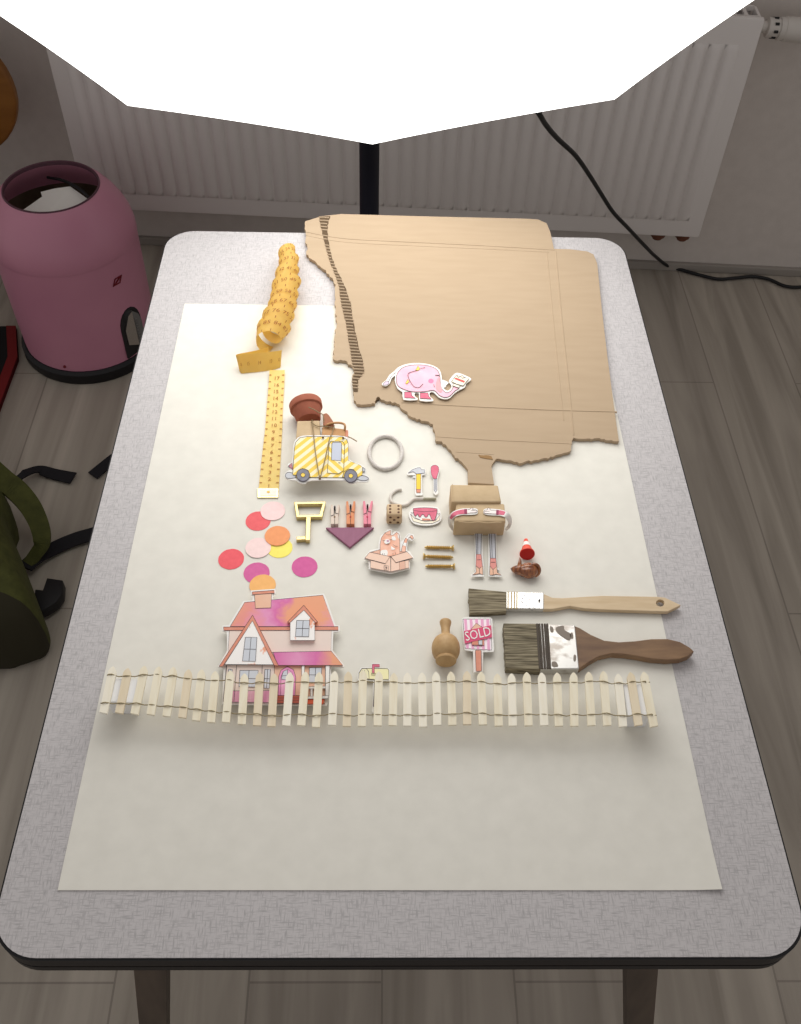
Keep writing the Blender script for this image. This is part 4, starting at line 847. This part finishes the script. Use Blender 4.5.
arm('right paper arm with pink sleeve reaching over the parcel', [(612, 508, 22, .004), (640, 480, 30, .007), (652, 445, 34, .013), (642, 400, 46, .02), (615, 368, 52, AH), (560, 350, 56, AH), (500, 345, 60, AH), (430, 340, 56, AH), (405, 338, 30, AH)],
    [(642, 400, 22, .0195), (625, 374, 30, .0235), (600, 358, 36, AH), (565, 349, 38, AH), (530, 346, 40, AH)], [(545, 347, 42, AH), (523, 346, 44, AH)],
    [(520, 330), (470, 326), (465, 312), (445, 308), (440, 324), (418, 328), (408, 342), (420, 356), (470, 360), (520, 362)], [[(412, 342), (440, 338), (462, 337)], [(520, 330), (470, 326), (465, 312), (445, 308), (440, 324), (418, 328), (408, 342), (420, 356), (470, 360), (520, 362)]])
def leg(dx, outline, trouser, knee, boot, mm, label, lines):
    c = Card('leg_cutout', label, outline, .0042, cp_, group='paper legs under the parcel'); c.art('trouser', trouser, GREY if mm else GREY, 0, .7); c.art('sock', knee, mat('print_sock', (226, 150, 142), .7), 0, .4); c.art('boot', boot, PEACH, 0, .5)
    for l in lines: c.stroke(l, .45)
    c.done()
leg(0, [(322, 520), (394, 520), (398, 740), (408, 850), (405, 925), (412, 945), (290, 946), (288, 930), (325, 905), (328, 800)], [(332, 530), (386, 530), (382, 738), (338, 738)], [(338, 738), (384, 738), (396, 850), (366, 870), (334, 845)], [(334, 845), (366, 872), (398, 848), (400, 928), (370, 918), (302, 930), (336, 905)], 1, 'left paper leg in grey trousers and brown boot under the parcel', [[(350, 540), (352, 735)], [(366, 872), (368, 918)], [(345, 790), (378, 788)]])
leg(0, [(452, 520), (524, 520), (524, 740), (532, 860), (535, 905), (580, 930), (584, 946), (452, 944), (450, 850)], [(460, 530), (512, 530), (518, 775), (468, 775)], [(468, 775), (520, 775), (528, 850), (494, 880), (464, 850)], [(464, 846), (494, 882), (528, 848), (534, 905), (574, 932), (520, 924), (490, 932), (462, 930)], 1, 'right paper leg in grey trousers and brown boot under the parcel', [[(478, 540), (486, 770)], [(494, 882), (496, 930)], [(475, 812), (515, 812)]])

# ================================================================== SHELL + TOY CONE
cz = crop(500, 530, 16.02); SHM = mat('snail_shell', (160, 98, 54), .28, noise=((112, 58, 30), (500, 120, 200), 4, .4, .6), spec=.6, coat=.4)
sc_ = at(*cz([(440, 650)])[0], .0072); sh = thing('seashell', 'small glossy brown shell in front of the toy cone', 'shell', (sc_.x, sc_.y, H + .0008))
bm = B(); bmesh.ops.create_uvsphere(bm, u_segments=32, v_segments=20, radius=1)
for q in bm.verts:
    x, y, z = q.co; k = 1 + .05 * math.sin(9 * math.atan2(y, z)) * (1 - x * x)
    tp_ = 1 - .25 * max(0, -x); q.co = sc_ + Vector((x * .0105, y * .0078 * k * tp_, z * .0066 * k * tp_))
obj('whorl', bm, SHM, sh, True)
bm = B(); a0 = sc_ + Vector((-.006, .001, 0)); tube(bm, [a0, at(*cz([(250, 640)])[0], .006), at(*cz([(205, 625)])[0], .005), at(*cz([(172, 618)])[0], .0045)], [.0055, .0042, .0026, .0004], 16); obj('spire', bm, SHM, sh, True)
bm = B(); tube(bm, [at(*cz([(310, 590)])[0], .006), at(*cz([(318, 540)])[0], .008), at(*cz([(320, 490)])[0], .009), at(*cz([(318, 440)])[0], .0095)], [.0026, .0020, .0013, .0004], 12); obj('spike', bm, SHM, sh, True)
bm = B(); tube(bm, [tuple(p) for p in smooth_pts([tuple(at(*cz([(x, y)])[0], z)) for x, y, z in ((500, 560, .011), (560, 550, .012), (610, 580, .011), (632, 640, .008), (615, 700, .005), (560, 740, .003))], 5, False)], .0017, 10); obj('lip', bm, SHM, sh, True)
bcn2 = at(*cz([(436, 385)])[0], .0078); tp3 = at(*cz([(414, 150)])[0], .0031)
cn_ = thing('toy_cone', 'tiny red and white toy traffic cone lying behind the shell', 'toy cone', ((bcn2.x + tp3.x) / 2, (bcn2.y + tp3.y) / 2, H + .0008))
CR = mat('cone_red', (232, 84, 62), .45); CRD = mat('cone_base', (196, 34, 30), .5)
R0 = .0073
bm = B(); lathe(bm, bcn2, tp3, [(0, R0), (.05, R0), (.06, R0 * .86), (.42, R0 * .60)], 32); obj('body', bm, CR, cn_, True)
bm = B(); lathe(bm, bcn2, tp3, [(.42, R0 * .62), (.74, R0 * .39)], 32); obj('white_band', bm, WHITE, cn_, True)
bm = B(); lathe(bm, bcn2, tp3, [(.74, R0 * .39), (.97, R0 * .25), (1.0, R0 * .15)], 32); obj('tip', bm, CR, cn_, True)
bm = B(); lathe(bm, bcn2, tp3, [(-.02, R0 * .97), (.0, R0 * .99)], 32); obj('base', bm, CRD, cn_, True)

# ================================================================== WOODEN VASE
b0 = at(*cv([(222, 572)])[0], .0098); n1 = at(*cv([(216, 140)])[0], .0075)
VW_ = mat('turned_wood', (192, 158, 112), .55, noise=((178, 142, 96), (220, 220, 50), 4, .35, .7), spec=.4); va = thing('wooden_vase', 'small turned wooden vase lying on its side left of the sign', 'vase', ((b0.x + n1.x) / 2, (b0.y + n1.y) / 2, H + .0008))
Lv = (n1 - b0).length
b0 = Vector((b0.x, b0.y, H + .0128)); n1 = Vector((n1.x, n1.y, H + .0108))
bm = B(); lathe(bm, b0, n1, [(0, .0001), (.0, .0078), (.01, .0090), (.04, .0092), (.06, .0086), (.08, .0085), (.14, .0108), (.22, .0122), (.32, .0126), (.42, .0121), (.52, .0103), (.58, .0078), (.62, .0055), (.66, .0041), (.72, .0037), (.85, .0042), (.94, .0052), (.98, .0053), (1, .0048), (1, .0001)], 40, cap=False); obj('turned_body', bm, VW_, va, True)

# ================================================================== PAINT BRUSHES
cbr = crop(460, 580, 6.675); chd = crop(570, 580, 6.162)
BRI = mat('bristle', (154, 143, 118), .8, noise=((90, 80, 62), (40, 700, 300), 3, .35, .65), bump=((40, 900, 300), .6, .001)); BRI2 = mat('bristle_green', (148, 138, 114), .8, noise=((78, 70, 54), (40, 600, 300), 3, .35, .65), bump=((40, 700, 300), .6, .001))
PALEW = mat('pale_handle', (212, 190, 158), .6, noise=((198, 174, 140), (25, 160, 60), 4, .4, .7)); DARKW = mat('dark_handle', (142, 112, 82), .5, noise=((104, 78, 60), (18, 90, 60), 5, .35, .7), spec=.4)
def brush(label, h0, h1, bris, fer, hand, mb, mh, wraps, hole=None, fm=SILVER):
    r = thing('paint_brush', label, 'paint brush', at(*fer[0], .0008))
    bm = B(); slab(bm, bris, h0 + .0006, h1 + .0004); bevel_all(bm, .0012, 2, .5); obj('bristles', bm, mb, r)
    bm = B(); slab(bm, fer, h0, h1); bevel_all(bm, .0008, 2); fo = obj('ferrule', bm, fm, r)
    bm = B(); slab(bm, hand, h0 + .001, h1 - .0008, [hole] if hole else ()); bevel_all(bm, .0007, 2, .9); obj('handle', bm, mh, r)
    return r, fo
random.seed(5)
def ragged(pts, i0, i1, n=14, amp=4):
    a, b_ = pts[i0], pts[i1]; return [(a[0] + (b_[0] - a[0]) * k / n + random.uniform(-amp, amp), a[1] + (b_[1] - a[1]) * k / n) for k in range(1, n)]
bp_ = [(56, 212), (58, 60)]
bri = cbr([(310, 80), (310, 208), (180, 216), (64, 220)] + ragged([(64, 220), (56, 58)], 0, 1, 12, 4) + [(58, 56), (180, 68)])
r, fo = brush('narrow paint brush with pale wooden handle, farther of the two', .001, .0075, bri, cbr([(306, 78), (561, 82), (560, 194), (306, 190)]), [(543, 593.5), (552, 597.5), (562, 598), (587, 596.5), (602, 595.7), (658, 596.6), (665, 597.5), (681, 605), (668, 611.5), (600, 609.5), (585, 608.5), (570, 606), (553, 609), (543, 609.2)], BRI, PALEW, 0, ellipse(660.4, 603, 4.2, 3.4, 20)[::-1])
bm = B()
for x in (318, 340, 360, 377): slab(bm, cbr([(x, 78), (x + 8, 78), (x + 7, 191), (x - 1, 191)]), .007, .0083)
obj('ferrule_ridge', bm, mat('ridge_gold', (166, 144, 100), .55, .4), fo)
bm = B()
for i, (x, y, n) in enumerate(((428, 98, 9), (418, 118, 10), (408, 138, 9))): # stamped, unreadable slanting lettering
    for k in range(n):
        if (k * 7 + i) % 4 == 3: continue
        a = x + k * 9 + 14 * 0; b_ = y + k * 7.2; slab(bm, cbr([(a, b_), (a + 5, b_ + 4), (a + 1.5, b_ + 9), (a - 3.5, b_ + 5)]), .0074, .0077)
obj('stamped_marks', bm, mat('stamp_grey', (120, 116, 114), .6), fo)
bm = B(); slab(bm, cbr([(522, 132), (530, 126), (538, 130), (536, 142), (528, 156), (524, 150)]), .0074, .0077); obj('rivet_mark', bm, mat('stamp_dark', (60, 56, 54), .6), fo)
bri = cbr([(530, 292), (538, 598), (400, 590), (308, 584)] + ragged([(308, 584), (290, 292)], 0, 1, 18, 3) + [(290, 290)])
STEEL = mat('stained_steel', (214, 212, 208), .32, .85, noise=((172, 164, 156), (60, 90, 60), 4, .54, .66))
r, fo = brush('wide paint brush with dark wooden handle and stained ferrule', .001, .0105, bri, cbr([(518, 293), (768, 300), (796, 592), (534, 594)]), chd([(28, 282), (60, 295), (130, 337), (210, 372), (300, 382), (400, 376), (500, 363), (600, 362), (680, 381), (740, 416), (765, 440), (730, 468), (680, 486), (600, 492), (500, 485), (400, 466), (330, 456), (260, 452), (180, 470), (120, 504), (62, 544), (30, 544)]), BRI2, DARKW, 0, None, STEEL)
bm = B()
for x in (514, 530, 548, 566, 582): tube(bm, [at(*q, .0108) for q in cbr([(x, 294), (x + 8, 400), (x + 14, 500), (x + 20, 592)])], .0011, 6)
obj('thread_wrap', bm, mat('wrap_grey', (92, 84, 76), .6, .4), fo, True)
bm = B()
for pts in ([(640, 318), (690, 305), (700, 335), (740, 360), (735, 400), (700, 390), (650, 350)], [(735, 360), (750, 350), (758, 385), (742, 390)], [(760, 500), (775, 505), (772, 540), (758, 535)], [(612, 548), (640, 545), (655, 575), (620, 578)], [(600, 310), (620, 315), (625, 345), (605, 345)]): slab(bm, smooth_pts(cbr(pts), 3), .0103, .0108)
obj('paint_stain', bm, mat('old_paint', (138, 128, 118), .8), fo)

# ================================================================== TAPE MEASURE
cA = crop(220, 230, 4.45); TPM = mat('tape_yellow', (242, 212, 122), .55, trans=.2, noise=((246, 220, 138), (90, 90, 90), 3, .3, .7)); TPI = mat('tape_print', (176, 112, 52), .7)
tm = thing('tape_measure', 'yellow tailor tape measure with a curled far end', 'tape measure', at(270, 430, .0008))
prints = B()
def ribbon(name, fn, nu, nv=2):                           # fn(u 0..1, v -1..1) -> point
    bm = B(); g = [[bm.verts.new(fn(i / nu, -1 + 2 * j / nv)) for j in range(nv + 1)] for i in range(nu + 1)]
    for i in range(nu):
        for j in range(nv): bm.faces.new((g[i][j], g[i + 1][j], g[i + 1][j + 1], g[i][j + 1]))
    r = bmesh.ops.solidify(bm, geom=bm.faces[:], thickness=.0004); return obj(name, bm, TPM, tm, True)
def flush(par):
    global prints
    obj('printed_scale', prints, TPI, par, recalc=False); prints = B()
EL = [(370, 269.5, 284.8, .0040), (385, 268.6, 284.2, .0032), (405, 267, 283.0, .0024), (430, 265, 282.2, .0020), (460, 261.5, 280.6, .0020), (497, 257.8, 278.2, .0018)]
def flat(u, v):
    y = 370 + 127 * u
    for (ya, la, ra, ha), (yb, lb, rb, hb) in zip(EL, EL[1:]):
        if y <= yb + 1e-6: k = (y - ya) / (yb - ya); l = la + (lb - la) * k; r = ra + (rb - ra) * k; hh = ha + (hb - ha) * k; break
    return at(l + (r - l) * (v + 1) / 2, y, hh)
bm = B(); SL = [at(*q) for q in [(e[1], e[0], e[3]) for e in EL]]; SR = [at(*q) for q in [(e[2], e[0], e[3]) for e in EL]]
for z_ in (0, .0004):
    g = [(bm.verts.new(lift(a, -z_)), bm.verts.new(lift(b_, -z_))) for a, b_ in zip(SL, SR)]
    for p_, q_ in zip(g, g[1:]): bm.faces.new((p_[0], p_[1], q_[1], q_[0]))
fs_ = obj('flat_strip', bm, TPM, tm, recalc=False)
def stamp(fn, u, du, s, flip=1, d=.0003, su=1):           # a number printed at u: text width runs along v
    def f(a, b_):
        p = fn(min(1, max(0, u - su * b_ * du)), a * .62 * flip); q = fn(min(1, u + 1e-3), 0); q0 = fn(max(0, u - 1e-3), 0)
        t = (q - q0).normalized(); w = (fn(u, .9) - fn(u, -.9)).normalized(); n = w.cross(t).normalized()
        return p + n * d
    text(prints, s, f)
def ticks(fn, u, n=.0012, d=.00035):
    for s_ in (-1, 1):
        a = [fn(min(1, max(0, u + e)), s_ * k) for e, k in ((-n, 1), (n, 1), (n, .72), (-n, .72))]; w = (fn(u, .9) - fn(u, -.9)); t = fn(min(1, u + .01), 0) - fn(max(0, u - .01), 0); nn = w.cross(t).normalized() * d
        prints.faces.new([prints.verts.new(p + nn) for p in a])
Lf = sum((flat(k / 40, 0) - flat((k + 1) / 40, 0)).length for k in range(40)); nn_ = int(Lf / .010)
for k in range(1, nn_):
    u = 1 - (k * .010 + .006) / Lf
    def fl(u_, v_): p = flat(u_, v_); return p
    # keep prints above the strip
    vs0 = len(prints.verts); text(prints, str(k), lambda a, b_: lift(flat(min(1, max(0, u - b_ * .007 / Lf)), a * .75), .0006)); 
    for s_ in (-1, 1): prints.faces.new([prints.verts.new(lift(flat(min(1, max(0, u - .5 * .010 / Lf + e)), s_ * q), .0006)) for e, q in ((-.003, .98), (.003, .98), (.003, .7), (-.003, .7))])
# coil
ax = [(100, 293, 38), (140, 306, 41), (185, 306, 44), (240, 293, 50), (300, 284, 57), (350, 275, 58), (400, 262, 61), (455, 238, 68), (505, 216, 66)]
axw = []
for y, x, hw in ax:
    q = cA([(x, y)])[0]; p = at(*q, .012); e_ = at(q[0] + hw / 4.45, q[1], .012); rad_ = (e_ - p).length; p = at(*q, rad_); axw.append((p.x, p.y, H + rad_ + .001, rad_))
axs = [Vector(q) for q in smooth_pts(axw, 8, False)]
def axis(s):
    s = min(max(s, 0), 1) * (len(axs) - 1); i = min(int(s), len(axs) - 2); return axs[i].lerp(axs[i + 1], s - i)
TURNS = 8.0
def coil(u, v):
    a = 2 * math.pi * TURNS * u - math.pi / 2; c0 = axis(u * .94 + .03); c1 = axis(u * .94 + .05); d = (c1 - c0); d = Vector((d.x, d.y, 0)).normalized(); e1 = Vector((-d.y, d.x, 0))
    r = c0.w * (.93 - .17 * v) * (1 + .05 * math.sin(u * 40) + .28 * max(0, math.cos(a)) * math.exp(-((u - .42) / .05) ** 2)); p = Vector((c0.x, c0.y, H + .0014 + c0.w * 1.08)) + (e1 * math.cos(a) + Vector((0, 0, 1)) * math.sin(a)) * r * .98
    return p + d * v * .0108
flush(fs_); co_ = ribbon('coil', coil, 420, 2)
Lc = 2 * math.pi * TURNS * .0135; k = 0; u = .004
while u < .995:
    s_ = 2 * math.pi * u * TURNS
    if math.sin(s_ - math.pi / 2) > -.5:
        num = str(20 + k)
        w = (coil(u, .9) - coil(u, -.9)).normalized(); t = (coil(min(1, u + .002), 0) - coil(max(0, u - .002), 0)).normalized(); nn2 = w.cross(t).normalized()
        c0 = axis(u * .94 + .03); pc = Vector((c0.x, c0.y, H + .0014 + c0.w * 1.08))
        if nn2.dot(coil(u, 0) - pc) < 0: nn2 = -nn2
        text(prints, num, lambda a, b_: coil(min(1, max(0, u - a * .0078 / Lc)), -.1 - b_ * .62) + nn2 * .0008)
        for sg in (-1, 1): prints.faces.new([prints.verts.new(coil(min(1, max(0, u + e)), sg * q) + nn2 * .0006) for e, q in ((.0055, .98), (.0066, .98), (.0066, .68), (.0055, .68))])
    k += 1; u += .0098 / Lc
# loose standing loop between coil and flat strip
lp = [(275, 534, 270, 612), (240, 540, 235, 622), (180, 546, 180, 630), (120, 552, 125, 635), (82, 556, 95, 637), (70, 558, 86, 622), (80, 552, 95, 605), (120, 544, 130, 590), (170, 534, 175, 575), (215, 520, 215, 560)]
lps = smooth_pts(lp, 5, False)
def loop(u, v):
    s = u * (len(lps) - 1); i = min(int(s), len(lps) - 2); q = Vector(lps[i]).lerp(Vector(lps[i + 1]), s - i)
    T = at(*cA([(q[0], q[1])])[0], .0185); Bt = at(*cA([(q[2], q[3])])[0], .0018); return Bt.lerp(T, (v + 1) / 2)
flush(co_); lo_o = ribbon('loop', loop, 60)
for k in range(5):
    u = .04 + k * .095; text(prints, str(12 + k), lambda a, b_: loop(min(1, max(0, u - a * .028)), -.05 + b_ * .55) + Vector((0, -.0007, .0005)))
flush(lo_o)
bm = B(); cq = [(257.2, 488), (278.6, 488), (278.2, 497.6), (257.4, 497.6)]; slab(bm, cq, .0010, .0023); bevel_all(bm, .0003); ec = obj('end_clip', bm, mat('clip_gold', (236, 220, 170), .3, .7), tm)
bm = B(); slab(bm, [(260, 489.6), (276, 489.6), (275.8, 495.4), (260, 495.4)], .0022, .0025); obj('clip_face', bm, mat('clip_white', (244, 240, 226), .5), ec)
bm = B(); slab(bm, ellipse(268.3, 491.8, 1.6, 1.0, 14), .0024, .0028); obj('eyelet', bm, mat('eyelet', (176, 140, 70), .4, .8), ec)

# ================================================================== PICKET FENCE
def fx(x0, s): return lambda l: [(x0 + a / s, 655 + b / s, x0 + c / s, 655 + d / s) for a, b, c, d in l]
PK = fx(95, 5.721)([(105, 65, 47, 330), (190, 75, 137, 330), (285, 62, 225, 336), (367, 66, 317, 339), (450, 68, 408, 348), (537, 82, 498, 356), (612, 82, 578, 373), (690, 92, 663, 383), (776, 88, 748, 383)]) \
   + fx(225, 5.721)([(113, 106, 95, 394), (200, 98, 182, 401), (283, 106, 265, 406), (373, 100, 350, 402), (462, 96, 436, 401), (540, 98, 520, 411), (628, 92, 612, 399), (706, 95, 696, 406), (790, 88, 782, 405)]) \
   + fx(355, 5.006)([(120, 82, 113, 352), (195, 90, 188, 351), (262, 88, 262, 353), (335, 88, 340, 358), (405, 84, 412, 349), (480, 83, 488, 349), (560, 80, 562, 346), (630, 83, 640, 347), (712, 93, 720, 353), (783, 92, 790, 353)]) \
   + fx(505, 5.006)([(108, 86, 118, 352), (183, 88, 197, 351), (260, 88, 270, 354), (343, 87, 348, 354), (418, 84, 434, 351), (492, 80, 513, 351), (565, 94, 592, 357), (627, 86, 670, 350), (693, 84, 747, 356)])
n = len(PK); FT = .0022
def fh(x):                                               # height of the fence strip along its length
    t = (x - 100) / 555; return .0235 - .006 * math.sin(math.pi * min(1, max(0, t)))
fe = thing('picket_fence', 'miniature cream wooden picket fence strung on two wires', 'fence', at(380, 705, .0008))
PM = [SOFTWOOD, mat('soft_wood_pale', (242, 236, 220), .75, noise=((237, 229, 208), (300, 30, 60), 4, .4, .75)), mat('soft_wood_tan', (230, 216, 190), .75, noise=((222, 206, 176), (300, 30, 60), 4, .4, .75))]
pick = {5: 2, 1: 2, 11: 2, 10: 2, 24: 2, 35: 2, 37: 2, 16: 2}
random.seed(12)
for i, (xt, yt, xb, yb) in enumerate(PK):
    d = Vector((xb - xt, yb - yt)); L_ = d.length; d.normalize(); nr = Vector((-d.y, d.x)); w = 4.05
    def q(s, a): p = Vector((xt, yt)) + d * s + nr * a; return (p.x, p.y)
    pts = [q(0, .4), q(1.2, w * .45), q(3.2, w * .8), q(5.5, w), q(L_, w), q(L_, -w), q(5.5, -w), q(3.2, -w * .8), q(1.2, -w * .45), q(0, -.4)]
    hh = fh((xt + xb) / 2) + random.uniform(-.0006, .0006)
    bm = B(); slab(bm, pts, hh - FT, hh); obj('picket', bm, PM[pick.get(i, random.choice((0, 0, 1)))], fe)
def wire(f, seed, lvl):
    random.seed(seed); P_ = []
    for i, (xt, yt, xb, yb) in enumerate(PK):
        for k in (0, .5):
            j = min(i + 1, n - 1); u0 = Vector((xt + (xb - xt) * f, yt + (yb - yt) * f)); a2 = PK[j]; u1 = Vector((a2[0] + (a2[2] - a2[0]) * f, a2[1] + (a2[3] - a2[1]) * f))
            p = u0.lerp(u1, k); on = k == 0; P_.append(tuple(at(p.x, p.y + (-.7 if on else .7) + random.uniform(-.7, .7), fh(p.x) + (.0007 if on else -FT * .5))))
        if i == 0: P_.insert(0, tuple(at(u0.x - 4.5, u0.y, fh(100) - .0005)))
    P_.append(tuple(at(u0.x + 4.5, u0.y, fh(650) - .0005)))
    bm = B(); tube(bm, smooth_pts(P_, 3, False), .00048, 6); obj('wire', bm, mat('wire_brown', (150, 136, 104), .6, .3), fe, True)
wire(.19, 3, 0); wire(.80, 4, 0)
for px, hh, lab in (([(112, 678), (138, 679), (135, 703), (108, 702)], .0205, 'white block propping up the left end of the fence'), ([(623, 684), (645, 684), (650, 716), (628, 716)], .0205, 'white block propping up the right end of the fence')):
    bm = B(); slab(bm, px, .0009, hh); bevel_all(bm, .0008); tag(obj('support_block', bm, FOAM, None), lab, 'block', 'white blocks under the fence')

# ================================================================== LIGHT, WORLD, COLOUR
w = bpy.data.worlds.new('room_light'); S.world = w; w.use_nodes = True
bg = w.node_tree.nodes['Background']; bg.inputs['Color'].default_value = (1, .955, .925, 1); bg.inputs['Strength'].default_value = .41
S.view_settings.view_transform = 'Standard'; S.view_settings.look = 'None'; S.view_settings.gamma = 1; S.view_settings.use_curve_mapping = False; S.view_settings.exposure = 0
